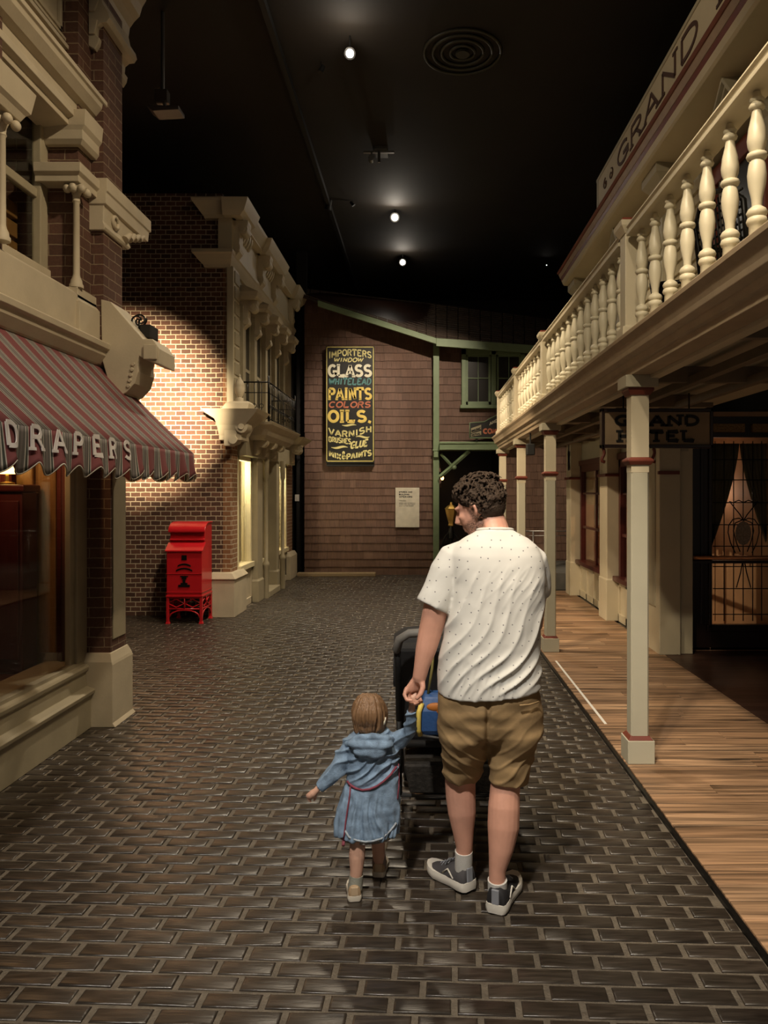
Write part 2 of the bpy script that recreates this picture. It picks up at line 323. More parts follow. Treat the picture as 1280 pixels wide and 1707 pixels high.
def text(mb, s, place, H, Wd, t=.15, depth=.006, slant=0, serif=.0, lift=.004, track=.16):
    """place(u, v, d): u 0..Wd across, v 0..H up, d outward"""
    tot = sum(ADV.get(c, .68) for c in s)+track*(len(s)-1); sx = Wd/tot; x = 0
    def rib(pts, tt):
        n = len(pts); L_ = []; R_ = []
        q = [Vector((p[0]*sx, p[1]*H)) for p in pts]
        closed = (q[0]-q[-1]).length < 1e-6
        for i in range(n):
            a = q[i-1] if i > 0 else (q[n-2] if closed else q[0]); b_ = q[i+1] if i < n-1 else (q[1] if closed else q[-1])
            d = (b_-a); d = d.normalized() if d.length > 1e-9 else Vector((1, 0)); nn = Vector((-d.y, d.x))
            k = 1
            if 0 < i < n-1:
                d1 = (q[i]-q[i-1]); d2 = (q[i+1]-q[i])
                if d1.length > 1e-9 and d2.length > 1e-9: k = 1/max(.6, math.sqrt(max(.01, (1+d1.normalized().dot(d2.normalized()))/2)))
            w_ = tt*H/2*k
            L_.append(q[i]+nn*w_); R_.append(q[i]-nn*w_)
        vs = []
        for a in L_+R_:
            u = x*sx+a.x+slant*a.y; vs.append(place(u, a.y, lift+depth))
        for a in L_+R_:
            u = x*sx+a.x+slant*a.y; vs.append(place(u, a.y, 0))
        fs = []
        for i in range(n-1):
            fs += [(i, i+1, n+i+1, n+i), (i, 2*n+i, 2*n+i+1, i+1), (n+i, n+i+1, 3*n+i+1, 3*n+i)]
        fs += [(0, n, 3*n, 2*n), (n-1, 2*n+n-1, 4*n-1, 2*n-1)]
        mb.add(vs, fs)
    for c in s:
        st, sf = GL[c]
        for p in st:
            p = [(a, t/2+b_*(1-t)) for a, b_ in p]; rib(p, t)
        if serif:
            for a, b_ in sf:
                yy = t*.35 if b_ < .5 else 1-t*.35; rib([(a-serif, yy), (a+serif, yy)], t*.7)
        x += ADV.get(c, .68)+track
# ============================================================ hall shell and ground
def struct(name, mb, m, label=None, **k):
    o = mb.build(name, m, None, **k); o['kind'] = 'structure'
    if label: o['label'] = label
    return o
struct('ceiling', MB().box(-6.5, 6.5, -.5, 20, 6.75, 6.9), ceilm)
struct('wall_back', MB().box(-6.5, 6.5, 19.8, 20, -.1, 6.75), blackwall)
struct('wall_left', MB().box(-6.6, -6.45, -.5, 20, -.1, 6.75), blackwall)
struct('wall_right', MB().box(6.45, 6.6, -.5, 20, -.1, 6.75), blackwall)
f = MB(); f.box(-6.5, 6.5, -.5, 20, -.12, -.006); f.cm = 1
th = math.radians(-2.4); ct, st_ = math.cos(th), math.sin(th)
bw, bh = .212, .0855
for r in range(-6, 190):
    v0 = .9+r*bh; off = (r % 2)*.5*bw+random.uniform(-.02, .02)
    for c in range(-34, 12):
        u0 = c*bw+off
        cu, cv = u0+bw/2, v0+bh/2
        X = cu*ct-cv*st_; Y = cu*st_+cv*ct
        if X < -6.2 or Y < .6 or Y > 15.5: continue
        if X < -2.6 and Y < 5.7: continue
        if X < -2.6 and Y > 10.9: continue
        um = (1.235+cv*st_)/ct
        if cu-bw/2 > um-.03: continue
        hw = bw/2-.0100-random.uniform(0, .002)
        hh = bh/2-.0062-random.uniform(0, .0015)
        if cu+hw > um: lo = cu-hw; cu = (lo+um)/2; hw = (um-lo)/2
        tx, ty = random.gauss(0, .012), random.gauss(0, .022); z = random.uniform(-.0012, .0012)
        ring = []
        for (k, dz) in ((0, -.012), (0, -.0025), (.0035, 0.0008), (.009, .0024)):
            for sx_, sy_ in ((-1, -1), (1, -1), (1, 1), (-1, 1)):
                a = sx_*(hw-k); b_ = sy_*(hh-k)
                ring.append(((cu+a)*ct-(cv+b_)*st_, (cu+a)*st_+(cv+b_)*ct, z+dz-.0015+(a*tx+b_*ty if dz > -.01 else 0)))
        fs = []
        for q in range(3):
            for i in range(4): j = (i+1) % 4; fs.append((4*q+i, 4*q+j, 4*q+4+j, 4*q+4+i))
        fs.append((12, 13, 14, 15)); f.add(ring, fs)
struct('floor', f, [joint, setts], 'street paved with dark wooden blocks in running rows', smooth=50)

# boardwalk in front of the hotel
bwk = MB(); y = .5
while y < 12.75:
    wd = random.uniform(.12, .15)
    if y < 12.6:
        x = 1.26
        cuts = [1.26, 2.5] if random.random() < .6 else [1.26, random.uniform(1.6, 2.2), 2.5]
        for a, b_ in zip(cuts[:-1], cuts[1:]): bwk.box(a+.001, b_-.001, y+.002, y+wd-.002, .0, .022)
    y += wd
t = thing('boardwalk', (1.26, .5, 0), 'brown plank boardwalk laid crosswise in front of the hotel', 'boardwalk')
bwk.build('plank_deck', planks, t, bevel=.002, seg=1)
MB().box(1.238, 1.258, .5, 12.75, -.002, .016).build('edge_strip', blackm, t)
dk = MB(); y = .5
while y < 7.9:
    dk.box(2.505, 6.4, y+.001, y+.11, 0, .02); y += .112
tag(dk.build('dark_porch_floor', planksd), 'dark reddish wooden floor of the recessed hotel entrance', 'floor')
tp = MB(); tp.box(1.315, 1.335, 5.42, 7.45, .0215, .0235)
tag(tp.build('white_marking_tape', whitep), 'thin white tape strip along the edge of the boardwalk', 'tape')

# ============================================================ corner shop (left, near) with the draper's awning
S = thing('corner_shop_building', (-2.4, 5.4, 0), 'brick corner shop with cream stone mouldings behind the striped awning', 'building')
def stk(lv, nm, m, par, **k): return MB().stack(lv).build(nm, m, par, **k)
w_ = MB()
w_.box(-4.6, -2.56, -.3, 4.15, 2.5, 6.7); w_.box(-4.6, -2.56, 5.09, 5.62, 2.5, 6.7); w_.box(-4.6, -2.56, 5.46, 5.62, 0.05, 2.5); w_.box(-4.6, -2.56, 4.15, 5.09, 4.35, 6.7); w_.box(-4.6, -2.56, 4.15, 5.09, 2.5, 3.1)
w_.build('brick_wall', brick1, S)
w_ = MB(); w_.box(-2.57, -2.336, 5.09, 5.29, 3.05, 6.7); w_.box(-2.57, -2.25, 5.29, 5.62, 2.6, 6.7); w_.build('brick_pier', brick1, S)
w_ = MB(); w_.box(-2.57, -2.336, 3.75, 4.17, 3.05, 6.7); w_.build('brick_pier', brick1, S)
w_ = MB(); w_.box(-2.52, -2.27, 5.46, 5.74, .52, 2.65); w_.build('brick_pier', brick1, S)
MB().box(-2.275, -2.262, 5.49, 5.72, .62, 2.6).build('pier_panel', stone_d, S, bevel=.004)
pr = [(-2.39, 0), (-2.39, .235), (-2.365, .25), (-2.36, .275), (-2.375, .285), (-2.42, .30), (-2.43, .40), (-2.41, .415), (-2.405, .44), (-2.415, .455), (-2.44, .46), (-2.445, .485), (-2.56, .49), (-2.7, .49), (-2.7, 0)]
MB().prism(pr, 'y', -.3, 5.47).build('shopfront_plinth', stone_d, S, bevel=.003)
stk([(-2.56, -2.215, 5.41, 5.80, 0), (-2.56, -2.235, 5.41, 5.79, .03), (-2.56, -2.235, 5.41, 5.79, .45), (-2.54, -2.24, 5.41, 5.79, .47), (-2.53, -2.262, 5.44, 5.76, .53)], 'corner_plinth', stone, S, bevel=.004)
# shop window: frame, glass, interior
fr_ = MB(); fr_.box(-2.52, -2.44, 5.30, 5.46, .48, 2.6); fr_.box(-2.50, -2.46, 5.24, 5.31, .48, 2.6); fr_.box(-2.55, -2.44, -.3, 5.46, 2.42, 2.62)
fr_.box(-2.50, -2.45, 3.10, 3.16, .48, 2.45)
wf = fr_.build('shop_window_frame', stone_d, S, bevel=.006)
MB().box(-2.495, -2.49, -.3, 5.26, .48, 2.45).build('glass_pane', glass, wf)
it = MB(); it.box(-4.5, -2.6, -.3, 5.44, .40, .46); it.box(-4.55, -4.5, -.3, 5.44, .4, 2.6); it.box(-4.5, -2.56, 5.40, 5.45, .4, 2.6); it.box(-4.5, -2.56, -.3, 5.44, 2.45, 2.5)
it.build('shop_interior', maroonw, S)
it = MB(); it.box(-2.90, -2.60, 5.37, 5.40, .46, 2.4); it.box(-2.74, -2.61, 5.34, 5.37, .55, 2.35); it.box(-2.89, -2.77, 5.33, 5.37, .50, 2.38); it.build('display_panelling', brownwood, S, bevel=.01)
cu = MB()
for k in range(4): cu.tube([(-2.545-.018*k, 5.35+.01*(k % 2), .5), (-2.545-.018*k, 5.35+.01*(k % 2), 2.42)], .013, 6)
for k in range(5): cu.tube([(-2.93-.018*k, 5.33+.01*(k % 2), .5), (-2.93-.018*k, 5.33+.01*(k % 2), 2.42)], .013, 6)
cu.build('red_curtain', mat('dark_red_curtain', (.10, .008, .006), .8, var=.1), S, smooth=True)
# lamp with a cone shade just inside the window
lm = thing('table_lamp', (-2.88, 5.2, 1.75), 'small lamp with glowing cream cone shade inside the draper shop window', 'lamp')
MB().lathe([(.055, .0), (.052, .02), (.004, .13), (.004, .15)], (-2.88, 5.2, 1.825), 20).build('lamp_shade', mat('glowing_shade', (.9, .7, .3), .6, bump=0, emit=(1, .66, .22), estr=2.6), lm, smooth=40)
MB().lathe([(.05, 0), (.05, .012), (.012, .02), (.010, .08)], (-2.88, 5.2, 1.752), 16).build('lamp_base', brass, lm, smooth=40)
cb = thing('display_cabinet', (-3.0, 5.2, .46), 'dark maroon display cabinet inside the draper shop window', 'cabinet')
c_ = MB(); c_.box(-3.5, -2.72, 5.10, 5.30, .462, 1.70); c_.build('body', maroonw, cb, bevel=.01)
c_ = MB(); c_.box(-3.52, -2.70, 5.08, 5.31, 1.70, 1.75); c_.build('top', maroonw, cb, bevel=.012)
for k in range(2): MB().box(-3.48+.38*k, -3.12+.38*k, 5.085, 5.10, .56, 1.64).build('door', maroonw, cb, bevel=.006)
# ledge over the awning, with pedestal blocks
MB().prism([(-2.56, 2.56), (-2.34, 2.56), (-2.27, 2.60), (-2.23, 2.655), (-2.225, 2.69), (-2.20, 2.70), (-2.195, 2.735), (-2.22, 2.75), (-2.30, 2.765), (-2.30, 3.02), (-2.34, 3.05), (-2.56, 3.05)], 'y', -.3, 5.40).build('ledge_moulding', stone, S, bevel=.003)
stk([(-2.5, -2.275, 4.98, 5.36, 2.77), (-2.5, -2.275, 4.98, 5.36, 2.97), (-2.5, -2.30, 5.0, 5.33, 3.0), (-2.5, -2.30, 5.0, 5.33, 3.07)], 'pedestal', stone, S, bevel=.004)
MB().box(-2.56, -2.45, 4.17, 4.95, 3.0, 3.16).build('window_sill', stone, S, bevel=.006)
# big corner console
pp = [(170, 500), (186, 504), (240, 566), (256, 566), (268, 583), (268, 608), (250, 603), (233, 594), (231, 606), (232, 620), (226, 640), (212, 655), (198, 662), (186, 650), (172, 600)]
q = [(P(a, b_, 5.3).x, P(a, b_, 5.3).z) for a, b_ in pp]
MB().prism(q, 'y', 5.28, 5.60).build('corner_console', stone, S, bevel=.005)
sc = MB()
a, b_ = P(242, 576, 5.3), P(264, 600, 5.3)
sc.box(a.x, b_.x, 5.262, 5.28, b_.z, a.z)
for k in range(5): c = P(224-2*k, 608+9*k, 5.3); sc.tube([(c.x, 5.27, c.z), (c.x, 5.61, c.z)], .014, 8)
sc.build('console_carving', stone, S, bevel=.003)
# colonnettes with capitals and impost slabs
def colonnette(x, y, z0, z1):
    m_ = MB(); m_.lathe([(.045, 0), (.045, .02), (.038, .03), (.036, .05), (.026, .07), (.022, .09), (.020, z1-z0-.12), (.026, z1-z0-.11), (.022, z1-z0-.10), (.024, z1-z0-.07), (.045, z1-z0-.02), (.05, z1-z0)], (x, y, z0), 18)
    c = m_.build('colonnette', stone, S, smooth=40)
    m_ = MB()
    for dx, dy in ((.05, -.035), (-.045, -.035), (.05, .05), (.0, -.05)):
        m_.ball((x+dx, y+dy, z1-.035), (.028, .028, .03))
    m_.build('capital_volute', stone, c, smooth=True)
colonnette(-2.325, 5.04, 3.07, 3.76); colonnette(-2.30, 4.10, 3.07, 3.76)
stk([(-2.57, -2.28, 4.97, 5.31, 3.76), (-2.57, -2.28, 4.97, 5.31, 3.80), (-2.57, -2.26, 4.95, 5.32, 3.82), (-2.57, -2.26, 4.95, 5.32, 3.88)], 'impost_slab', stone, S, bevel=.003)
stk([(-2.57, -2.24, 3.7, 4.18, 3.76), (-2.57, -2.22, 3.7, 4.2, 3.80), (-2.57, -2.20, 3.7, 4.22, 3.82), (-2.57, -2.18, 3.7, 4.24, 3.94)], 'impost_slab', stone, S, bevel=.003)
# side corbel on the corner pier
stk([(-2.37, -2.235, 5.26, 5.70, 3.54), (-2.37, -2.225, 5.26, 5.72, 3.56), (-2.37, -2.24, 5.26, 5.74, 3.60), (-2.37, -2.235, 5.26, 5.95, 3.71), (-2.37, -2.215, 5.25, 6.06, 3.72), (-2.37, -2.215, 5.25, 6.08, 3.80), (-2.37, -2.205, 5.25, 6.10, 3.81), (-2.37, -2.205, 5.25, 6.10, 3.90)], 'corbel_block', stone, S, bevel=.004)
sc = MB()
for k in range(4): MB().tube([(-2.22, 5.60+.09*k, 3.585+.03*k), (-2.205, 5.66+.09*k, 3.64+.025*k)], [.028, .018], 8).build('corbel_leaf', stone, S, smooth=50)
sc.tube([(-2.23, 5.45+.05*math.cos(i*.6), 3.655+.04*math.sin(i*.6)) for i in range(12)], .014, 8); sc.build('corbel_carving', stone, S, smooth=50)
# window of the upper floor
wf = MB(); wf.box(-2.60, -2.54, 4.99, 5.09, 3.08, 4.36); wf.box(-2.60, -2.54, 4.17, 4.27, 3.08, 4.36); wf.box(-2.60, -2.55, 4.2, 5.09, 4.26, 4.36); wf.box(-2.60, -2.55, 4.2, 5.09, 3.08, 3.16); wf.box(-2.61, -2.565, 4.2, 5.05, 3.66, 3.72)
wf = wf.build('window_frame', stone_d, S, bevel=.006)
MB().box(-2.588, -2.584, 4.22, 5.05, 3.1, 4.3).build('glass_pane', glass, wf)
g_ = MB(); g_.box(-3.3, -3.25, 4.1, 5.2, 3.1, 4.4); g_.box(-3.25, -2.6, 5.1, 5.15, 3.1, 4.4); g_.box(-3.25, -2.6, 4.12, 4.17, 3.1, 4.4); g_.build('window_reveal', darkwood, S)
g_ = MB()
for k in range(4): g_.box(-2.95, -2.72, 4.95-.02*k, 5.04, 3.14+.13*k, 3.24+.13*k)
g_.build('stacked_boxes', brownwood, S, bevel=.004)
g_ = MB(); g_.box(-2.78, -2.74, 4.3, 4.9, 3.2, 3.6); g_.build('window_display_board', mat('grey_board', (.12, .10, .08), .7), S)
# entablature over the window, panel and top bracket
MB().prism([(-2.57, 4.14), (-2.37, 4.16), (-2.37, 4.20), (-2.33, 4.215), (-2.33, 4.26), (-2.345, 4.27), (-2.345, 4.33), (-2.30, 4.35), (-2.26, 4.40), (-2.255, 4.43), (-2.24, 4.44), (-2.24, 4.47), (-2.57, 4.49)], 'y', -.3, 5.34).build('entablature', stone, S, bevel=.003)
stk([(-2.57, -2.30, 5.05, 5.36, 4.04), (-2.57, -2.28, 5.03, 5.37, 4.07), (-2.57, -2.28, 5.03, 5.37, 4.13), (-2.57, -2.26, 5.02, 5.38, 4.16), (-2.57, -2.25, 5.01, 5.38, 4.26)], 'entablature_end_block', stone, S, bevel=.003)
pn = MB(); pn.box(-2.6, -2.46, -.3, 5.2, 4.68, 6.6); pn.build('blind_panel', stone, S, bevel=.004)
pn = MB()
for a, b_ in ((.0, .03), (.06, .022), (.12, .03)):
    pn.box(-2.46, -2.40-a*.3, -.3, 5.2-a, 4.70+a, 4.70+a+b_); pn.box(-2.46, -2.40-a*.3, 5.17-a, 5.2-a, 4.70+a, 6.6)
pn.build('panel_moulding', stone, S, bevel=.004)
q = [(-2.36, 4.84), (-2.295, 4.80), (-2.27, 4.84), (-2.262, 4.88), (-2.285, 4.90), (-2.28, 4.96), (-2.25, 4.985), (-2.21, 4.99), (-2.19, 5.02), (-2.20, 5.06), (-2.24, 5.12), (-2.255, 5.19), (-2.245, 5.26), (-2.21, 5.31), (-2.17, 5.35), (-2.15, 5.42), (-2.12, 5.47), (-2.10, 5.6), (-2.04, 5.66), (-2.0, 5.8), (-2.0, 6.6), (-2.36, 6.6)]
MB().prism(q, 'y', 5.25, 5.76).build('cornice_bracket', stone, S, bevel=.004)
sc = MB()
for k in range(3): sc.prism([(-2.33, 4.9+.16*k), (-2.29, 4.9+.16*k), (-2.27+.02*k, 5.0+.16*k), (-2.33, 5.02+.16*k)], 'y', 5.235, 5.25)
sc.build('bracket_carving', stone, S, bevel=.004)

# iron ornament and black spotlight on the console
o_ = thing('iron_scroll_ornament', P(232, 550, 5.46), 'dark wrought iron scroll ornament standing on the stone corner console', 'ornament')
m_ = MB(); c = P(232, 532, 5.46)
for k in range(3):
    ang = k*2.1
    m_.tube([(c.x+(.012+.005*i)*math.cos(ang+i*.5), 5.46+.004*i*(k-1), c.z-.01+(.012+.005*i)*math.sin(ang+i*.5)) for i in range(10)], .007, 6)
m_.tube([(c.x, 5.46, c.z-.13), (c.x, 5.46, c.z)], .008, 6)
m_.build('scrollwork', blackm, o_, smooth=True)
o_ = thing('spotlight_fixture', P(247, 566, 5.5), 'black box spotlight standing at the tip of the stone corner console', 'spotlight')
c = P(247, 555, 5.5)
MB().box(c.x-.04, c.x+.04, 5.44, 5.60, c.z-.045, c.z+.05).build('housing', black, o_, bevel=.006)
MB().box(c.x-.01, c.x+.01, 5.49, 5.53, c.z-.10, c.z-.04).build('bracket', black, o_)

# awning
AW = thing('striped_awning', (-2.3, 3.5, 2.0), 'maroon and grey striped fabric awning with scalloped valance over the corner shop window', 'awning')
am = bpy.data.materials.new('striped_awning_canvas'); am.use_nodes = True; nt = am.node_tree; b = nt.nodes['Principled BSDF']; b.inputs['Roughness'].default_value = .85
tc = N(nt, 'ShaderNodeAttribute', attribute_name='yy')
fr2 = N(nt, 'ShaderNodeMath', operation='MULTIPLY_ADD'); nt.links.new(tc.outputs['Fac'], fr2.inputs[0]); fr2.inputs[1].default_value = 5.0; fr2.inputs[2].default_value = -(3.06-.05)*5+20
fc = N(nt, 'ShaderNodeMath', operation='FRACT'); nt.links.new(fr2.outputs[0], fc.inputs[0])
cr = N(nt, 'ShaderNodeValToRGB'); cr.color_ramp.interpolation = 'CONSTANT'; nt.links.new(fc.outputs[0], cr.inputs[0])
MR, WH, GR, DG = (.165, .045, .047), (.46, .43, .38), (.12, .108, .10), (.042, .048, .038)
st = [(0, MR), (.50, WH), (.53, DG), (.585, WH), (.61, GR), (.70, (.17, .15, .14)), (.78, GR), (.87, WH), (.90, DG), (.955, WH), (.98, MR)]
el = cr.color_ramp.elements
while len(el) < len(st): el.new(.5)
for i, (p, c) in enumerate(st): el[i].position = p; el[i].color = (*c, 1)
nt.links.new(cr.outputs[0], b.inputs['Base Color'])
nn = N(nt, 'ShaderNodeTexNoise', Scale=220.0); bp = N(nt, 'ShaderNodeBump', Strength=.15, Distance=.002); nt.links.new(nn.outputs[0], bp.inputs['Height']); nt.links.new(bp.outputs[0], b.inputs['Normal'])
def canvas(name, grid, yy, par):
    nr, nc = len(grid), len(grid[0]); me = bpy.data.meshes.new(name)
    o = Vector(par['_o'])
    me.from_pydata([tuple(Vector(p)-o) for r in grid for p in r], [], [(i*nc+j, i*nc+j+1, i*nc+nc+j+1, i*nc+nc+j) for i in range(nr-1) for j in range(nc-1)])
    at = me.attributes.new('yy', 'FLOAT', 'POINT'); at.data.foreach_set('value', [v for r in yy for v in r])
    me.materials.append(am); ob = mk(name, me, par, True)
    sd = ob.modifiers.new('thick', 'SOLIDIFY'); sd.thickness = .003; return ob
ys = [1.2+i*.0125 for i in range(int((5.54-1.2)/.0125)+1)]
g = []; yy = []
for k in range(9):
    t_ = k/8
    g.append([(-2.33+t_*.64, y, 2.63-t_*.65-.018*math.sin(PI*t_)+.004*math.sin(PI*t_)*math.sin(y*2*PI/.8)) for y in ys]); yy.append(ys)
canvas('canopy', g, yy, AW)
def vfront(y):
    u = ((y-3.01)/.2) % 1.0; lobe = .5-.5*math.cos(2*PI*(u-.25))        # 0 at the maroon middle, 1 at the grey middle
    return u, lobe
def vlen(y): u, l = vfront(y); return .150+.055*(l**.7)
def vpt(y, t_):
    u, l = vfront(y)
    wav = .020*math.sin(2*PI*u+.7*math.sin(y*3.1))+.010*math.sin(y*13+1)
    return (-1.688+wav*t_**1.3+.012*t_, y+.014*t_*math.cos(2*PI*u+y*2), 1.98-vlen(y)*t_)
ys2 = [1.2+i*.008 for i in range(int((5.54-1.2)/.008)+1)]
g = []; yy = []
for k in range(8): g.append([vpt(y, k/7) for y in ys2]); yy.append(ys2)
va = canvas('valance', g, yy, AW)
# side return of the valance at the far end
g = []; yy = []; xs = [i*.008 for i in range(76)]
def vside(s, t_):
    u = ((s+.1)/.2) % 1.0; l = .5-.5*math.cos(2*PI*(u-.25)); ln = .150+.055*l**.7
    return (-1.69-s, 5.545+.018*t_*math.sin(2*PI*u), 1.98+s*.0-ln*t_)
for k in range(7): g.append([vside(s, k/6) for s in xs]); yy.append([5.54+s for s in xs])
va2 = canvas('valance', g, yy, AW)
trm = mat('cream_binding', (.48, .44, .36), .8, bump=0)
MB().tube([vpt(y, 1.0) for y in ys2], .0042, 5).build('scalloped_binding', trm, va, smooth=True)
MB().tube([vside(s, 1.0) for s in xs], .0042, 5).build('scalloped_binding', trm, va2, smooth=True)
wl = mat('white_lettering', (.62, .58, .56), .7, bump=0)
for i, ch in enumerate('DRAPERS'):
    m_ = MB(); y0 = 3.06+.2*i
    def pl(u, v, d, y0=y0):
        y = y0-.048+u; t_ = 1-(v+.045)/.150
        p = Vector(vpt(y, max(0, t_)*.150/vlen(y))); return (p.x+.009+d*.6, y, 1.98-.150*t_+.004)
    text(m_, ch, pl, .115, .086, .17, .003, 0, .14)
    m_.build('letter', wl, va)
fm = MB(); fm.tube([(-1.70, 1.2, 1.972), (-1.70, 5.53, 1.972)], .012, 8); fm.tube([(-1.70, 5.53, 1.972), (-2.30, 5.53, 2.02)], .011, 8); fm.tube([(-1.70, 1.2, 1.972), (-2.30, 1.2, 2.02)], .011, 8)
fm.build('frame', blackm, AW, smooth=True)

# ============================================================ second brick building with the bracketed facade
B = thing('brick_building', (-2.62, 10.3, 0), 'two storey brick building with ornate bracketed cream facade beyond the red mailbox', 'building')
w_ = MB(); w_.prism([(-6.4, 0), (-2.80, 0), (-2.80, .5), (-2.62, .5), (-2.62, 4.82), (-2.745, 4.82), (-2.745, 5.8), (-6.4, 5.8)], 'y', 10.3, 10.62); w_.build('brick_wall', brick2, B)
w_ = MB(); w_.box(-2.85, -2.63, 14.55, 15.15, .5, 2.5); w_.build('brick_pier', brick2, B)
w_ = MB(); w_.box(-2.95, -2.66, 10.5, 15.2, 2.40, 5.5); w_.build('upper_wall', stone_d, B)
stk([(-2.90, -2.54, 10.14, 10.84, 0), (-2.90, -2.54, 10.14, 10.84, .50), (-2.92, -2.52, 10.12, 10.86, .52), (-2.88, -2.58, 10.16, 10.82, .60)], 'corner_plinth', stone, B, bevel=.006)
stk([(-2.85, -2.54, 14.45, 15.2, 0), (-2.85, -2.54, 14.45, 15.2, .45), (-2.85, -2.58, 14.48, 15.17, .52)], 'corner_plinth', stone, B, bevel=.006)
# main cornice with forward breaks
stk([(-2.98, -2.56, 10.24, 15.25, 5.44), (-2.98, -2.50, 10.22, 15.3, 5.46), (-3.00, -2.50, 10.20, 15.3, 5.48), (-3.05, -2.46, 10.16, 15.35, 5.55), (-3.11, -2.42, 10.10, 15.4, 5.63), (-3.12, -2.41, 10.09, 15.4, 5.67)], 'main_cornice', cream, B, bevel=.003)
for y0, y1 in ((10.12, 10.75), (11.75, 13.15), (14.4, 15.2)):
    stk([(-2.7, -2.46, y0, y1, 5.44), (-2.7, -2.40, y0-.03, y1+.03, 5.50), (-2.7, -2.36, y0-.06, y1+.06, 5.60), (-2.7, -2.34, y0-.07, y1+.07, 5.66)], 'cornice_break', cream, B, bevel=.003)
stk([(-2.79, -2.60, 10.24, 15.2, 4.95), (-2.79, -2.60, 10.24, 15.2, 5.46)], 'frieze', cream, B)
stk([(-2.99, -2.63, 10.26, 15.2, 4.78), (-3.0, -2.62, 10.25, 15.2, 4.81), (-3.06, -2.60, 10.20, 15.22, 4.87), (-3.10, -2.585, 10.17, 15.24, 4.93), (-3.13, -2.57, 10.15, 15.25, 4.95), (-3.13, -2.57, 10.15, 15.25, 5.0)], 'string_course', cream, B, bevel=.003)
def volute_bracket(y0, y1, xw, z0, z1, pr_, mt, par, nm='scroll_bracket'):
    """S-shaped console on a wall facing +X"""
    h = z1-z0; pts = [(xw-.05, z1), (xw+pr_, z1), (xw+pr_, z1-.08*h)]
    for a in range(0, 200, 20): pts.append((xw+pr_*.68+pr_*.3*math.cos(math.radians(30-a)), z1-.24*h+.15*h*math.sin(math.radians(30-a))))
    for a in range(90, -70, -20): pass
    pts += [(xw+pr_*.42, z1-.52*h), (xw+pr_*.40, z1-.62*h), (xw+pr_*.46, z1-.72*h), (xw+pr_*.42, z1-.84*h), (xw+pr_*.25, z1-.92*h), (xw+pr_*.1, z0), (xw-.05, z0)]
    m_ = MB(); m_.prism(pts, 'y', y0, y1); o = m_.build(nm, mt, par, bevel=.006)
    for fx, fz, fr_, e in ((.68, .24, .30, .014), (.68, .24, .14, .034), (.26, .76, .2, .012)):
        MB().tube([(xw+pr_*fx, y0-e, z1-fz*h), (xw+pr_*fx, y1+e, z1-fz*h)], pr_*fr_, 16).build('volute', mt, o, smooth=50)
for y0 in (10.32, 11.85, 12.90, 14.55): volute_bracket(y0, y0+.20, -2.60, 4.93, 5.44, .20, cream, B)
for k in range(9): 
    yk = 10.75+k*.12 if k < 4 else 12.25+(k-4)*.12
    MB().prism([(-2.61, 5.44), (-2.52, 5.44), (-2.53, 5.36), (-2.57, 5.28), (-2.61, 5.26)], 'y', yk, yk+.06).build('dentil', cream, B, bevel=.003)
# stone quoin strip on the corner, upper floor
MB().box(-2.68, -2.59, 10.27, 10.62, 2.83, 4.79).build('corner_strip', cream, B, bevel=.004)
m_ = MB()
for k in range(9): m_.box(-2.592, -2.575, 10.33, 10.60, 2.9+k*.21, 3.07+k*.21)
m_.build('quoin', stone_d, B, bevel=.008)
# pilasters and hooded windows of the upper floor
for y0 in (10.80, 11.55, 12.35, 13.15, 13.95):
    MB().box(-2.70, -2.58, y0, y0+.16, 2.78, 4.40).build('pilaster', stone_d, B, bevel=.006)
    volute_bracket(y0+.01, y0+.15, -2.60, 4.06, 4.46, .22, stone, B, 'hood_bracket')
for y0 in (10.72, 11.47, 12.27, 13.07, 13.87):
    stk([(-2.7, -2.40, y0, y0+.32, 4.46), (-2.7, -2.36, y0-.03, y0+.35, 4.50), (-2.7, -2.34, y0-.04, y0+.36, 4.56), (-2.7, -2.56, y0+.08, y0+.24, 4.68)], 'hood_cap', stone, B, bevel=.004)
for y0 in (10.97, 11.72, 12.52, 13.32):
    wf = MB(); wf.box(-2.665, -2.64, y0, y0+.05, 2.85, 4.3); wf.box(-2.665, -2.64, y0+.52, y0+.57, 2.85, 4.3); wf.box(-2.665, -2.64, y0, y0+.57, 4.25, 4.45); wf.box(-2.665, -2.645, y0, y0+.57, 3.5, 3.55)
    wf = wf.build('sash_window', stone_d, B, bevel=.004)
    MB().box(-2.66, -2.655, y0+.04, y0+.53, 2.85, 4.3).build('glass_pane', mat('dark_glass', (.02, .018, .015), .28, bump=0, spec=.3) if 'dark_glass' not in MATS else MATS['dark_glass'], wf)
# ledge at the corner with console and urn
stk([(-2.74, -2.44, 10.10, 10.55, 2.40), (-2.74, -2.44, 10.10, 10.55, 2.46), (-2.76, -2.38, 10.06, 10.6, 2.60), (-2.78, -2.30, 10.02, 10.7, 2.68), (-2.90, -2.22, 9.98, 10.8, 2.76), (-2.94, -2.18, 9.95, 10.85, 2.81)], 'corner_ledge', stone, B, bevel=.003)
volute_bracket(10.08, 10.32, -2.62, 2.32, 2.66, .28, stone, B, 'ledge_bracket')
stk([(-2.72, -2.36, 10.10, 10.5, 2.81), (-2.66, -2.34, 10.12, 10.48, 2.90), (-2.60, -2.36, 10.16, 10.4, 2.93)], 'urn_base', stone, B, bevel=.004)
MB().lathe([(.055, 0), (.055, .05), (.03, .06), (.034, .07), (.065, .13), (.072, .19), (.066, .21), (.07, .22), (.05, .28), (.022, .32), (.012, .345), (.016, .355), (.004, .39)], (-2.50, 10.26, 2.93), 20).build('urn_finial', stone, B, smooth=40)
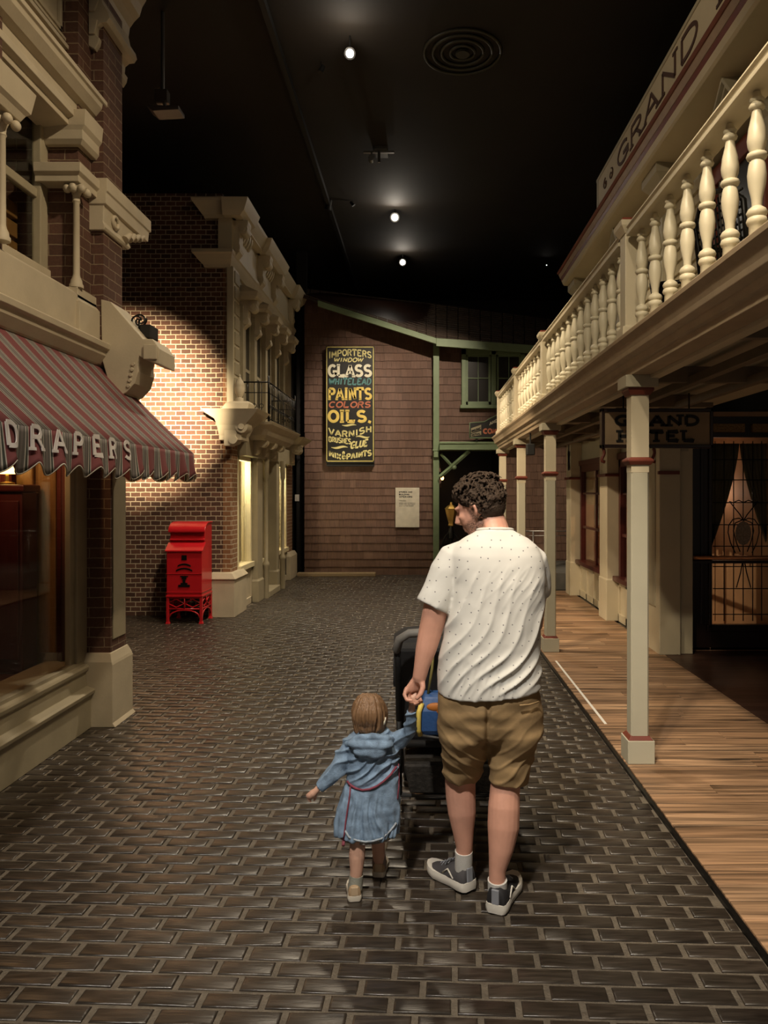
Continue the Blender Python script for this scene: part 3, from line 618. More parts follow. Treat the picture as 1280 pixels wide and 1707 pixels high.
# balcony with iron railing
stk([(-2.66, -2.30, 10.88, 12.9, 2.46), (-2.66, -2.24, 10.80, 12.95, 2.52), (-2.66, -2.20, 10.74, 13.0, 2.60), (-2.66, -2.14, 10.66, 13.05, 2.66), (-2.66, -2.12, 10.64, 13.06, 2.70)], 'balcony_slab', stone, B, bevel=.003)
for y0 in (11.1, 11.75, 12.4): volute_bracket(y0, y0+.14, -2.55, 2.24, 2.50, .26, stone, B, 'balcony_bracket')
MB().box(-2.7, -2.50, 10.66, 14.7, 2.22, 2.48).build('shopfront_fascia', stone_d, B, bevel=.006)
rl = MB()
loop = [(-2.6, 10.72), (-2.2, 10.72), (-2.2, 12.95), (-2.6, 12.95)]
for z in (2.75, 3.12, 3.27):
    for a, b_ in zip(loop[:-1], loop[1:]): rl.tube([(a[0], a[1], z), (b_[0], b_[1], z)], .011 if z > 3.2 else .007, 6)
for a, b_ in zip(loop[:-1], loop[1:]):
    L_ = math.hypot(b_[0]-a[0], b_[1]-a[1]); n_ = max(4, int(L_/.11))
    for k in range(n_+1):
        t_ = k/n_; x_ = a[0]+(b_[0]-a[0])*t_; y_ = a[1]+(b_[1]-a[1])*t_
        rl.tube([(x_, y_, 2.70), (x_, y_, 3.27 if k not in (0, n_) else 3.36)], .006 if k not in (0, n_) else .012, 6)
        if 0 < k < n_: rl.tube([(x_+.03*math.cos(i*.7)*(1 if a[0] != b_[0] else 0), y_+.03*math.cos(i*.7)*(0 if a[0] != b_[0] else 1), 2.93+.03*math.sin(i*.7)) for i in range(10)], .005, 5)
rl.build('iron_railing', blackm, B, smooth=True)
volute_bracket(14.35, 14.6, -2.62, 2.2, 2.6, .3, stone, B, 'ledge_bracket')
stk([(-2.75, -2.36, 14.2, 14.9, 2.60), (-2.75, -2.26, 14.1, 15.0, 2.68), (-2.75, -2.22, 14.05, 15.1, 2.73)], 'end_ledge', stone, B, bevel=.003)
# shopfront below: frames, panels, pilasters
yl = mat('pale_yellow_paint', (.70, .62, .40), .5, var=.04, bump=.03)
for y0, y1 in ((10.66, 11.55), (13.25, 14.5)):
    m_ = MB(); m_.box(-2.72, -2.62, y0, y0+.07, .62, 2.24); m_.box(-2.72, -2.62, y1-.10, y1, .62, 2.24); m_.box(-2.72, -2.62, y0, y1, 2.16, 2.26); m_.box(-2.74, -2.58, y0, y1, .56, .64)
    wf = m_.build('shop_window_frame', yl, B, bevel=.006)
    MB().box(-2.69, -2.685, y0+.06, y1-.09, .64, 2.18).build('glass_pane', glass, wf)
    m_ = MB(); m_.box(-2.80, -2.64, y0, y1, 0, .58); m_.box(-2.65, -2.62, y0, y1, 0, .10); m_.box(-2.65, -2.62, y0, y1, .5, .56); m_.box(-2.65, -2.62, y0, y0+.05, 0, .56); m_.box(-2.65, -2.62, y1-.05, y1, 0, .56); m_.box(-2.65, -2.62, (y0+y1)/2-.03, (y0+y1)/2+.03, 0, .56)
    m_.build('stall_riser', stone, B, bevel=.004)
m_ = MB(); m_.box(-3.6, -3.55, 10.55, 15.1, 0, 2.3); m_.box(-3.6, -2.7, 10.56, 10.62, 0, 2.3); m_.box(-3.6, -2.7, 12.05, 12.1, 0, 2.3); m_.box(-3.6, -2.7, 13.05, 13.1, 0, 2.3); m_.box(-3.6, -2.7, 15.05, 15.1, 0, 2.3); m_.box(-3.6, -2.7, 10.55, 15.1, .5, .56); m_.box(-3.6, -2.66, 10.55, 15.1, 2.3, 2.38)
m_.build('shop_interior', yl, B)
m_ = MB(); m_.box(-2.95, -2.90, 10.7, 10.78, .56, 2.25); m_.box(-2.85, -2.78, 11.35, 11.5, .56, 2.25); m_.box(-2.9, -2.8, 14.2, 14.4, .56, 2.25); m_.build('display_panelling', brownwood, B, bevel=.01)
for y0, y1, xo in ((11.55, 11.95, -2.52), (12.95, 13.22, -2.50)):
    stk([(-2.78, xo, y0, y1, 0), (-2.78, xo, y0, y1, .32), (-2.76, xo-.02, y0+.02, y1-.02, .35), (-2.76, xo-.02, y0+.02, y1-.02, 2.24)], 'shopfront_pilaster', stone_d, B, bevel=.006)
m_ = MB()
for x_, y_ in ((-2.50, 12.0), (-2.46, 13.20)):
    m_.lathe([(.045, 0), (.045, .5), (.055, .52), (.055, .56), (.03, .6), (.028, 1.9), (.045, 1.94), (.05, 2.24)], (x_, y_, 0), 14)
m_.build('slender_column', stone_d, B, smooth=40)
m_ = MB(); m_.box(-3.1, -3.05, 12.1, 13.05, .1, 2.2); m_.build('door', darkwood, B, bevel=.004)
MB().box(-3.1, -2.45, 12.05, 12.95, 0, .10).build('door_step', stone_d, B, bevel=.01)

# ============================================================ mailbox
mbx = thing('red_mailbox', (-3.1, 9.9, 0), 'bright red enamelled parcel mailbox on cast iron legs against the brick side wall', 'mailbox')
mx0, mx1 = (277-704)*9.66/1250, (337-704)*9.66/1250; my0, my1 = 9.66, 10.12
pf = [(my0, .345), (my0, .92), (my0-.015, .925), (my0-.01, .945), (my0+.13, 1.035), (my0+.13, 1.06), (my0+.10, 1.07), (my0+.10, 1.085), (my0+.14, 1.09), (my0+.14, 1.175), (my0+.11, 1.18)]
pf += [(my0+.11+.20*(1-math.cos(math.radians(a))), 1.185+.11*math.sin(math.radians(a))) for a in range(0, 91, 15)]+[(my1-.02, 1.29), (my1, 1.26), (my1, .345)]
body = MB().prism(pf, 'x', mx0+.005, mx1-.005).build('body', mailred, mbx, bevel=.005)
m_ = MB(); m_.prism([(my0-.02, .935), (my0-.012, .95), (my0+.125, 1.045), (my0+.13, 1.03)], 'x', mx0-.012, mx1+.012); m_.build('drawer_lid', mailred, mbx, bevel=.003)
m_ = MB(); hood = [(my0+.095+.21*(1-math.cos(math.radians(a))), 1.185+.12*math.sin(math.radians(a))) for a in range(0, 91, 10)]
m_.prism(hood+[(my1, 1.305), (my1, 1.29)]+[(y_+.004, z_-.014) for y_, z_ in reversed(hood)], 'x', mx0-.008, mx1+.008); m_.build('hood', mailred, mbx, bevel=.003)
m_ = MB(); m_.box(mx0-.004, mx1+.004, my0-.01, my1, .345, .365); m_.box(mx0-.002, mx1+.002, my0-.006, my1, .40, .41); m_.box(mx0, mx1, my0-.006, my0, .64, .65); m_.box(mx0+.15, mx1-.15, my0+.128, my0+.142, 1.13, 1.14)
m_.build('raised_band', mailred, mbx, bevel=.003)
xc = (mx0+mx1)/2; m_ = MB()
m_.box(xc-.034, xc+.034, my0-.006, my0, .82, .885)
def arcband(cz, w0, th_, sag): 
    pts = [(xc-w0+2*w0*i/8, cz+sag*(1-((i-4)/4)**2)) for i in range(9)]+[(xc+w0-2*w0*i/8, cz-th_+sag*(1-((4-i)/4)**2)) for i in range(9)]
    m_.prism(pts, 'y', my0-.006, my0)
arcband(.755, .085, .022, .025); arcband(.695, .105, .022, .03)
m_.box(xc-.05, xc+.05, my0-.008, my0, .605, .62); m_.box(xc-.03, xc+.03, my0-.008, my0, .575, .605); m_.box(xc-.018, xc+.018, my0-.008, my0, .53, .575); m_.box(xc-.045, xc+.045, my0-.008, my0, .505, .53); m_.box(xc-.075, xc+.075, my0-.008, my0, .475, .505)
m_.build('crest_relief', blackm, mbx, bevel=.003)
def leglattice(face, a0, a1, off):
    m_ = MB()
    def q(u, z, d=0): return (u, off+d, z) if face == 'y' else (off+d, u, z)
    W = a1-a0
    m_.tube([q(a0+.015, .335), q(a1-.015, .335)], .012, 6); m_.tube([q(a0+.015, .19), q(a1-.015, .19)], .010, 6)
    nd = 2 if W > .4 else 2
    for k in range(nd):
        u0 = a0+.02+(W-.04)*k/nd; u1 = a0+.02+(W-.04)*(k+1)/nd; um = (u0+u1)/2
        m_.tube([q(u0, .262), q(um, .315), q(u1, .262), q(um, .21), q(u0, .262)], .009, 6)
    m_.tube([q((a0+a1)/2, .19), q((a0+a1)/2, .335)], .010, 6)
    m_.tube([q(a0+.02+(W-.04)*i/10, .06+.115*math.sqrt(max(0, 1-((i-5)/5)**2))) for i in range(11)], .010, 6)
    m_.build('lattice', mailred, mbx, smooth=True)
leglattice('y', mx0, mx1, my0+.012); leglattice('x', my0, my1, mx1-.012); leglattice('x', my0, my1, mx0+.012)
for x_, y_ in ((mx0, my0), (mx1-.035, my0), (mx0, my1-.035), (mx1-.035, my1-.035)):
    stk([(x_-.01, x_+.045, y_-.01, y_+.045, 0), (x_, x_+.035, y_, y_+.035, .03), (x_, x_+.035, y_, y_+.035, .345)], 'leg', mailred, mbx, bevel=.003)
# ============================================================ shingled building closing the street
SB = thing('shingled_building', (0, 15.4, 0), 'brown shingled building with sage green trim closing the far end of the street', 'building')
k15 = 15.4/1250
def rake(X):
    px = 704+X/k15
    if px < 727: py = 497+(px-508)*(570-497)/(727-508)
    else: py = 570+(px-727)*(590-570)/(905-727)
    return 1.7+(820-py)*k15
sh = MB(); row = .1625; z = 0; r = 0
Xl, Xr = -2.42, 3.6
while z < 5.9:
    x = Xl-(random.random()*.1)
    while x < Xr:
        wd = random.choice((.09, .12, .15, .19)); a, b_ = max(x, Xl), min(x+wd-.003, Xr)
        if b_-a > .01 and z < rake((a+b_)/2) and not (.30 < (a+b_)/2 < 1.62 and z < 2.6):
            dz = random.uniform(-.004, .004)
            sh.add([(a, 15.40-.018, z+dz), (b_, 15.40-.018, z+dz), (b_, 15.40, z+row+.01), (a, 15.40, z+row+.01), (a, 15.41, z+dz), (b_, 15.41, z+dz), (b_, 15.41, z+row+.01), (a, 15.41, z+row+.01)],
                   [(0, 1, 2, 3), (4, 7, 6, 5), (0, 4, 5, 1), (0, 3, 7, 4), (1, 5, 6, 2)])
        x += wd
    z += row; r += 1
sh.build('shingle_cladding', shing, SB)
bk = MB(); bk.prism([(Xl, 0), (.30, 0), (.30, 2.62), (1.62, 2.62), (1.62, 0), (Xr, 0), (Xr, rake(Xr)+.1), (.28, rake(.28)+.05), (Xl, rake(Xl)+.05)], 'y', 15.41, 15.55); bk.build('wall_backing', darkwood, SB)
bk = MB(); bk.box(.25, .30, 15.5, 17.6, 0, 2.7); bk.box(1.62, 1.67, 15.5, 17.6, 0, 2.7); bk.box(.25, 1.67, 17.6, 17.65, 0, 2.7); bk.box(.25, 1.67, 15.5, 17.65, 2.68, 2.72)
bk.build('porch_recess', darkwood, SB)
rk = MB()
def board(p0, p1, h, y0, y1):
    rk.add([(p0[0], y0, p0[1]-h), (p1[0], y0, p1[1]-h), (p1[0], y0, p1[1]), (p0[0], y0, p0[1]), (p0[0], y1, p0[1]-h), (p1[0], y1, p1[1]-h), (p1[0], y1, p1[1]), (p0[0], y1, p0[1])],
           [(0, 1, 2, 3), (7, 6, 5, 4), (0, 4, 5, 1), (3, 2, 6, 7), (0, 3, 7, 4), (1, 5, 6, 2)])
A_, B_, C_ = P(530, 501, 14.9), P(727, 564, 14.9), P(925, 580, 14.9)
board((A_.x, A_.z), (B_.x, B_.z), .12, 14.86, 14.92); board((B_.x, B_.z), (C_.x+.6, C_.z-.03), .16, 14.86, 14.92)
rk.build('rake_board', green, SB, bevel=.006)
# roof rows rising behind the rake board
rf = MB(); n_ = 16
L0, M0, R0 = P(500, 490, 14.9), P(727, 563, 14.9), P(985, 588, 14.9)
L1, M1, R1 = P(502, 481, 17.2), P(727, 507, 17.2), P(985, 540, 17.2)
for k in range(n_):
    t0, t1 = k/n_, (k+1.15)/n_
    for (a0, a1, b0, b1) in ((L0, L1, M0, M1), (M0, M1, R0, R1)):
        m_seg = 14; 
        for j in range(m_seg):
            s0, s1 = j/m_seg, (j+1)/m_seg-.004
            lo0 = (a0.lerp(a1, t0)).lerp(b0.lerp(b1, t0), s0); lo1 = (a0.lerp(a1, t0)).lerp(b0.lerp(b1, t0), s1)
            hi0 = (a0.lerp(a1, t1)).lerp(b0.lerp(b1, t1), s0); hi1 = (a0.lerp(a1, t1)).lerp(b0.lerp(b1, t1), s1)
            up = Vector((0, 0, .02)); 
            rf.add([lo0+up, lo1+up, hi1, hi0, lo0, lo1], [(0, 1, 2, 3), (4, 5, 1, 0)])
rf.build('shingle_roof', roofm, SB)
m_ = MB(); m_.add([L0-Vector((0, 0, .01)), M0-Vector((0, 0, .01)), M1-Vector((0, 0, .01)), L1-Vector((0, 0, .01)), R0-Vector((0, 0, .01)), R1-Vector((0, 0, .01))], [(0, 1, 2, 3), (1, 4, 5, 2)]); 
ro = m_.build('roof_deck', darkwood, SB); sd = ro.modifiers.new('t', 'SOLIDIFY'); sd.thickness = .05; sd.offset = -1
# corner board, beam, bracket
cx0 = (722-704)*15.25/1250; cx1 = (732-704)*15.25/1250
MB().box(cx0, cx1, 15.22, 15.40, 0, rake(.28)-.05).build('corner_board', green, SB, bevel=.006)
m_ = MB(); zc = P(0, 751, 15.2).z
m_.box(cx0-.012, cx1+.012, 15.17, 15.24, zc-.01, zc+.02); m_.box(cx0+.01, cx1-.01, 15.14, 15.24, zc-.14, zc-.02); m_.build('corner_board_cap', green, SB, bevel=.006)
m_ = MB(); m_.box(cx1, 1.75, 14.95, 15.40, 2.54, 2.68); m_.box(cx1, 1.75, 14.92, 15.42, 2.66, 2.70); m_.build('porch_beam', green, SB, bevel=.006)
m_ = MB()
def bar(p0, p1, t_=.035): m_.tube([P(*p0), P(*p1)], t_, 4)
bar((733, 795, 15.1), (782, 752, 15.1), .04); bar((735, 757, 15.12), (758, 782, 15.12), .03)
c = P(757, 779, 15.1); m_.ball(c, .05); m_.build('porch_brace', green, SB, smooth=30)
# windows of the shingled building
zt, zb = 1.7+(820-583)*k15, 1.7+(820-680)*k15
def sash(pl, pr2, par):
    x0, x1 = (pl-704)*k15, (pr2-704)*k15
    m_ = MB(); e = .045
    m_.box(x0, x0+e, 15.30, 15.36, zb+.05, zt-.12); m_.box(x1-e, x1, 15.30, 15.36, zb+.05, zt-.12); m_.box(x0, x1, 15.30, 15.36, zt-.16, zt-.10); m_.box(x0, x1, 15.30, 15.36, zb+.05, zb+.12)
    m_.box((x0+x1)/2-.008, (x0+x1)/2+.008, 15.31, 15.345, zb+.1, zt-.14); m_.box(x0, x1, 15.31, 15.345, (zt+zb)/2-.01, (zt+zb)/2+.01)
    f_ = m_.build('sash', green, par, bevel=.004)
    MB().box(x0+.02, x1-.02, 15.335, 15.34, zb+.08, zt-.13).build('pane', MATS['dark_glass'], par)
m_ = MB(); x0, x1 = (769-704)*k15, (874-704)*k15
m_.box(x0, x0+.09, 15.28, 15.40, zb, zt); m_.box(x1-.09, x1, 15.28, 15.40, zb, zt); m_.box(x0, x1, 15.28, 15.40, zt-.12, zt); m_.box(x0-.03, x1+.03, 15.25, 15.40, zb-.02, zb+.05); m_.box((818-704)*k15, (826-704)*k15, 15.28, 15.40, zb, zt)
wf = m_.build('window_frame', green, SB, bevel=.006)
sash(776, 817, wf); sash(827, 868, wf)

# painted trade sign
PS = thing('painted_trade_sign', P(583, 768, 15.2), 'tall black painted sign listing glass, paints, colors and oils on the shingled wall', 'sign')
a = P(543, 577, 15.2); b_ = P(624, 772, 15.2)
sx0, sx1, sz1, sz0 = a.x, b_.x, a.z, b_.z
MB().box(sx0, sx1, 15.2, 15.26, sz0, sz1).build('board', mat('sign_black', (.012, .011, .009), .5, bump=.05), PS, bevel=.004)
MB().box(sx0+.01, sx1-.01, 15.24, 15.38, sz0-.06, sz1).build('backing', black, PS)
yb = mat('sign_yellow', (.62, .52, .16), .5, bump=.03); m_ = MB()
for z0, z1 in ((sz0+.03, sz0+.05), (sz1-.03, sz1-.012)): m_.box(sx0+.012, sx1-.012, 15.19, 15.2, z0, z1)
for x0, x1 in ((sx0+.012, sx0+.028), (sx1-.028, sx1-.012)): m_.box(x0, x1, 15.19, 15.2, sz0+.03, sz1-.012)
m_.build('border', yb, PS)
SW = sx1-sx0; ks = 15.2/1250
cw = mat('sign_cream', (.72, .68, .52), .5, bump=.03); yg = mat('sign_gold', (.78, .58, .14), .5, bump=.03); tl = mat('sign_teal', (.10, .26, .26), .5, bump=.03); ors = mat('sign_salmon', (.55, .17, .09), .5, bump=.03); ly = mat('sign_pale_yellow', (.70, .62, .26), .5, bump=.03)
def line(s, yt, yb_, m, xl=548, xr=619, t_=.2, serif=0, slant=0, f=lambda s: 0):
    H = (yb_-yt)*ks; W0 = (xr-xl)*ks; W_ = W0-slant*H
    x0 = (xl-704)*ks; z0 = 1.7+(820-yb_)*ks
    m_ = MB(); text(m_, s, lambda u, v, d: (x0+u, 15.2-d, z0+v+f(u/W0)), H, W_, t_, .004, slant, serif)
    m_.build('lettering', m, PS)
line('IMPORTERS', 582, 593.5, ly, f=lambda s: -.055*(2*s-1)**2, t_=.16, serif=.06)
line('WINDOW', 596, 604, ly, 556, 606, slant=.25, t_=.19)
line('GLASS', 607, 629, cw, t_=.20, serif=.16)
line('WHITELEAD', 630, 642, tl, slant=.12, t_=.17)
line('PAINTS', 646, 667, yg, t_=.19, serif=.14)
line('COLORS', 669, 680, ors, slant=.2, t_=.2, serif=.1)
line('OILS,', 683, 705, yg, t_=.22, serif=.16)
line('VARNISH', 712, 724, ly, t_=.2, f=lambda s: .0-.08*math.sin(PI*min(1, s*1.15))+.03*s)
line('BRUSHES', 727, 737, ly, 548, 585, t_=.19, f=lambda s: -.05*s)
line('GLUE', 736, 749, ly, 584, 614, t_=.2, slant=.2, f=lambda s: .06*s)
line('MIX', 753, 764, ly, 549, 568, t_=.22, f=lambda s: -.07*s+.03)
line('&', 752, 766, ly, 570, 576, t_=.16)
line('PAINTS', 752, 763, ly, 578, 619, t_=.22, f=lambda s: .085*s-.05)
def swash(x0, x1, yc, th_, sag):
    m_ = MB(); pts = []
    for i in range(13): t_ = i/12; pts.append((x0+(x1-x0)*t_, yc+sag*math.sin(2*PI*t_)-th_*math.sin(PI*t_)*.5))
    for i in range(13): t_ = 1-i/12; pts.append((x0+(x1-x0)*t_, yc+sag*math.sin(2*PI*t_)+th_*math.sin(PI*t_)*.5+.5))
    m_.prism([((p-704)*ks, 1.7+(820-q_)*ks) for p, q_ in pts], 'y', 15.19, 15.2); m_.build('flourish', ly, PS)
swash(570, 594, 708.5, 3, .8); swash(593, 616, 728, 3, -1.2); swash(552, 580, 745.5, 3.5, 1.2)

# information panel
IP = thing('information_panel', P(679, 880, 15.3), 'white printed information panel on the shingled wall left of the man', 'sign')
a = P(659, 813, 15.32); b_ = P(699, 879, 15.32)
MB().box(a.x, b_.x, 15.32, 15.38, b_.z, a.z).build('panel', mat('panel_white', (.62, .58, .48), .5, bump=0), IP, bevel=.003)
tk = mat('print_black', (.03, .03, .03), .6, bump=0); kk = 15.32/1250
for i, (s, yt, h, w0, t_) in enumerate((('STORES AND', 819, 2.6, 22, .26), ('BUILDING', 823, 2.6, 17, .26), ('INTERIORS', 827, 2.6, 22, .26), ('TRADES', 834, 1.6, 12, .18), ('GOODS AND MATERIALS', 838, 1.4, 27, .2), ('FROM THE OLD TOWN', 840.4, 1.4, 27, .2), ('SOLD IN THE SHOPS', 842.8, 1.4, 24, .2))):
    m_ = MB(); x0 = (665-704)*kk; z0 = 1.7+(820-yt-h)*kk
    text(m_, s, lambda u, v, d, x0=x0, z0=z0: (x0+u, 15.32-d, z0+v), h*kk, w0*kk, t_, .001, lift=.001); m_.build('print_line', tk, IP)
# small shop sign above the porch beam
CS = thing('confectioner_sign', P(805, 728, 14.8), 'dark shop sign with arched top and orange lettering above the green porch beam', 'sign')
kc = 14.85/1250
def zz(py): return 1.7+(820-py)*kc
def xx(px): return (px-704)*kc
out = [(783, 730), (783, 705), (808, 703), (816, 698), (826, 693), (842, 691), (858, 693), (868, 698), (876, 703), (901, 705), (901, 730)]
MB().prism([(xx(p), zz(q_)) for p, q_ in out], 'y', 14.85, 14.90).build('board', MATS['sign_black'], CS, bevel=.003)
fr3 = MB(); fr3.tube([(xx(p), 14.85, zz(q_)) for p, q_ in out+[out[0]]], .012, 6); fr3.build('frame', green, CS, smooth=True)
m_ = MB(); text(m_, 'CONFECTIONERS', lambda u, v, d: (xx(806)+u, 14.85-d, zz(723.5)+v), 9.5*kc, 90*kc, .26, .004); m_.build('lettering', ors, CS)
m_ = MB(); text(m_, 'ANDERSON AND', lambda u, v, d: (xx(816)+u, 14.85-d, zz(708)+v+.10*math.sin(PI*min(1, u/(52*kc)))-.02), 6*kc, 52*kc, .22, .004); m_.build('lettering', cw, CS)
m_ = MB(); m_.add([(xx(785), 14.845, zz(722)), (xx(802), 14.845, zz(716)), (xx(802), 14.845, zz(708)), (xx(785), 14.845, zz(714))], [(0, 1, 2, 3)]); m_.add([(xx(785), 14.845, zz(728)), (xx(802), 14.845, zz(725)), (xx(802), 14.845, zz(718)), (xx(785), 14.845, zz(723.5))], [(0, 1, 2, 3)])
m_.build('ribbon', mat('sign_tan', (.36, .31, .19), .6, bump=0), CS)
m_ = MB(); text(m_, 'WHOLESALE', lambda u, v, d: (xx(786)+u, 14.842-d, zz(721)+v+.35*u), 4*kc, 14.5*kc, .22, .002); text(m_, 'RETAIL', lambda u, v, d: (xx(786)+u, 14.842-d, zz(727.3)+v+.2*u), 3.6*kc, 14.5*kc, .22, .002); m_.build('lettering', black, CS)
m_ = MB()
for px in (795, 890): m_.box(xx(px)-.02, xx(px)+.02, 14.88, 15.0, zz(735), zz(712))
m_.build('bracket', blackm, CS)
# timber kerb, light switch, porch lamp, brass lantern, low railing
tag(MB().box(-2.52, (626-704)*.01208, 15.05, 15.25, 0, .07).build('timber_kerb', mat('worn_timber', (.30, .22, .13), .7, stretch=(2, 20, 20)), bevel=.01), 'low pale timber kerb at the foot of the shingled wall', 'kerb')
pw = MB(); pw.box(-2.90, -2.60, 15.75, 15.8, 0, 6.0); pw.box(-2.62, -2.40, 15.6, 15.65, 0, 6.7)
tag(pw.build('black_partition', blackwall), 'black partition in the narrow gap beside the shingled wall', 'partition')
ls = thing('light_switch', P(495, 835, 15.58), 'small white light switch plate on the black partition', 'switch')
c = P(495, 830, 15.58); MB().box(c.x-.045, c.x+.045, 15.575, 15.60, c.z-.07, c.z+.07).build('plate', whitep, ls, bevel=.006); MB().box(c.x-.012, c.x+.012, 15.565, 15.58, c.z-.025, c.z+.025).build('toggle', whitep, ls, bevel=.003)
pl_ = thing('porch_lamp', P(737, 797, 15.7), 'tiny glowing orange lamp in the dark porch beside the green corner board', 'lamp')
c = P(737, 797, 15.7); MB().ball(c, (.035, .035, .045)).build('bulb', mat('orange_bulb', (1, .5, .15), .4, bump=0, emit=(1, .42, .10), estr=5), pl_, smooth=True)
MB().tube([(c.x, 15.7, c.z+.04), (c.x, 15.7, c.z+.11), (c.x-.1, 15.7, c.z+.13)], .01, 6).build('arm', blackm, pl_, smooth=True)
ln = thing('brass_lantern', P(752, 960, 15.0), 'tall brass lantern on a dark post in front of the porch, beside the man face', 'lantern')
m_ = MB(); c = P(752, 862, 15.0); m_.lathe([(.05, -.18), (.06, -.16), (.05, -.12), (.075, -.04), (.11, .10), (.12, .16), (.13, .17), (.08, .22), (.03, .25), (.02, .30)], c, 6); m_.build('lantern_head', brass, ln, smooth=30)
m_ = MB(); m_.lathe([(.14, -c.z), (.14, -c.z+.05), (.06, -c.z+.12), (.035, -c.z+.2), (.03, -.45), (.06, -.42), (.06, -.3), (.03, -.18)], c, 14)
for s_ in (-1, 1): m_.tube([(c.x, 15, c.z-.25), (c.x+s_*.12, 15, c.z-.40), (c.x+s_*.20, 15, c.z-.60), (c.x+s_*.22, 15, c.z-.8)], .02, 6)
m_.build('post', blackm, ln, smooth=40)
sp = thing('stone_step', (2.5, 13.1, 0), 'grey stone step at the far end of the boardwalk', 'step'); MB().box(1.9, 3.3, 13.0, 15.3, 0, .30).build('block', mat('grey_stone', (.10, .095, .085), .8), sp, bevel=.01)
rr_ = thing('metal_railing', (2.4, 13.2, .3), 'thin grey metal railing above the grey stone step', 'railing'); m_ = MB(); m_.tube([(1.62, 13.2, 1.01), (3.2, 13.2, 1.01)], .012, 6); m_.tube([(1.62, 13.2, .93), (3.2, 13.2, .93)], .006, 6); m_.build('rail', greym, rr_, smooth=True)
m_ = MB(); m_.tube([(3.18, 13.2, .3), (3.18, 13.2, 1.01)], .014, 6); m_.tube([(1.95, 13.2, .3), (1.95, 13.2, 1.01)], .014, 6); m_.build('upright', greym, rr_, smooth=True)

# ============================================================ hotel
H = thing('hotel_building', (2.5, 8, 0), 'cream clapboard hotel with oxblood trim, parapet lettering and red framed windows on the right', 'building')
# parapet with lettering
MB().box(2.165, 2.22, -.3, 9.28, 5.18, 5.55).build('parapet', cream, H)
m_ = MB(); m_.box(2.155, 2.23, -.3, 9.30, 5.525, 5.565); m_.box(2.158, 2.18, 9.21, 9.29, 5.18, 5.54); m_.build('parapet_trim', olive, H, bevel=.006)
lbm = mat('lettering_brown', (.07, .03, .018), .6, bump=0)
for wrd, ys_, wd_ in (('GRAND', 8.30, 2.42), ('HOTEL', 5.50, 2.42)):
    for i_, ch in enumerate(wrd):
        m_ = MB(); text(m_, ch, lambda u, v, d: (2.165-d, ys_-i_*wd_/4.83-u, 5.245+v), .235, wd_*.172, .15, .004, 0, .10); m_.build('parapet_letter', lbm, H)
for k in (0, 1): MB().tube([(2.160, 8.85-.26*k+(.01+.007*i)*math.cos(i*.6)*(1-2*k), 5.34+(.01+.0045*i)*math.sin(i*.6)) for i in range(14)], .008, 5).build('parapet_scroll', MATS['lettering_brown'], H, smooth=True)
# eaves
y1 = 11.9
m_ = MB(); m_.prism([(2.40, 5.19), (2.15, 5.19), (2.13, 5.165), (2.15, 5.14), (2.40, 5.14)], 'y', -.3, y1); m_.build('eave_red_band', redtrim, H, bevel=.003)
m_ = MB(); m_.prism([(2.40, 5.14), (2.16, 5.14), (2.185, 5.08), (2.40, 5.08)], 'y', -.3, y1); m_.build('eave_cyma', mat('dusty_pink_trim', (.34, .24, .17), .5, bump=.03), H, bevel=.002)
m_ = MB(); m_.prism([(2.40, 5.08), (2.19, 5.08), (2.20, 5.03), (2.40, 5.03)], 'y', -.3, y1-.02); m_.build('eave_red_band', redtrim, H, bevel=.002)
m_ = MB(); m_.prism([(2.6, 5.03), (2.20, 5.03), (2.22, 4.98), (2.24, 4.96), (2.6, 4.93)], 'y', -.3, y1-.04); m_.build('soffit', cream, H, bevel=.003)
m_ = MB(); m_.box(2.4, 6.4, -.3, y1-.1, 4.95, 5.15); m_.build('roof_slab', olive, H)
# clapboard wall above, with real laps; window openings are covered by frames standing proud
cb_ = MB(); z = 2.62; 
while z < 4.92:
    cb_.add([(2.475, -.3, z), (2.475, 11.8, z), (2.50, 11.8, z+.125), (2.50, -.3, z+.125), (2.52, -.3, z), (2.52, 11.8, z)], [(0, 1, 2, 3), (4, 5, 1, 0)]); z += .12
cb_.box(2.5, 2.7, -.3, 11.8, 2.5, 4.95); cb_.build('clapboard_wall', clap, H)
for y0 in (3.95, 7.45, 11.45):
    stk([(2.38, 2.5, y0, y0+.35, 2.6), (2.38, 2.5, y0, y0+.35, 4.63), (2.35, 2.5, y0-.03, y0+.38, 4.65), (2.35, 2.5, y0-.03, y0+.38, 4.69), (2.37, 2.5, y0-.01, y0+.36, 4.71), (2.36, 2.5, y0-.02, y0+.37, 4.79), (2.30, 2.5, y0-.07, y0+.42, 4.86), (2.30, 2.5, y0-.07, y0+.42, 4.95)], 'upper_pilaster', olive, H, bevel=.004)
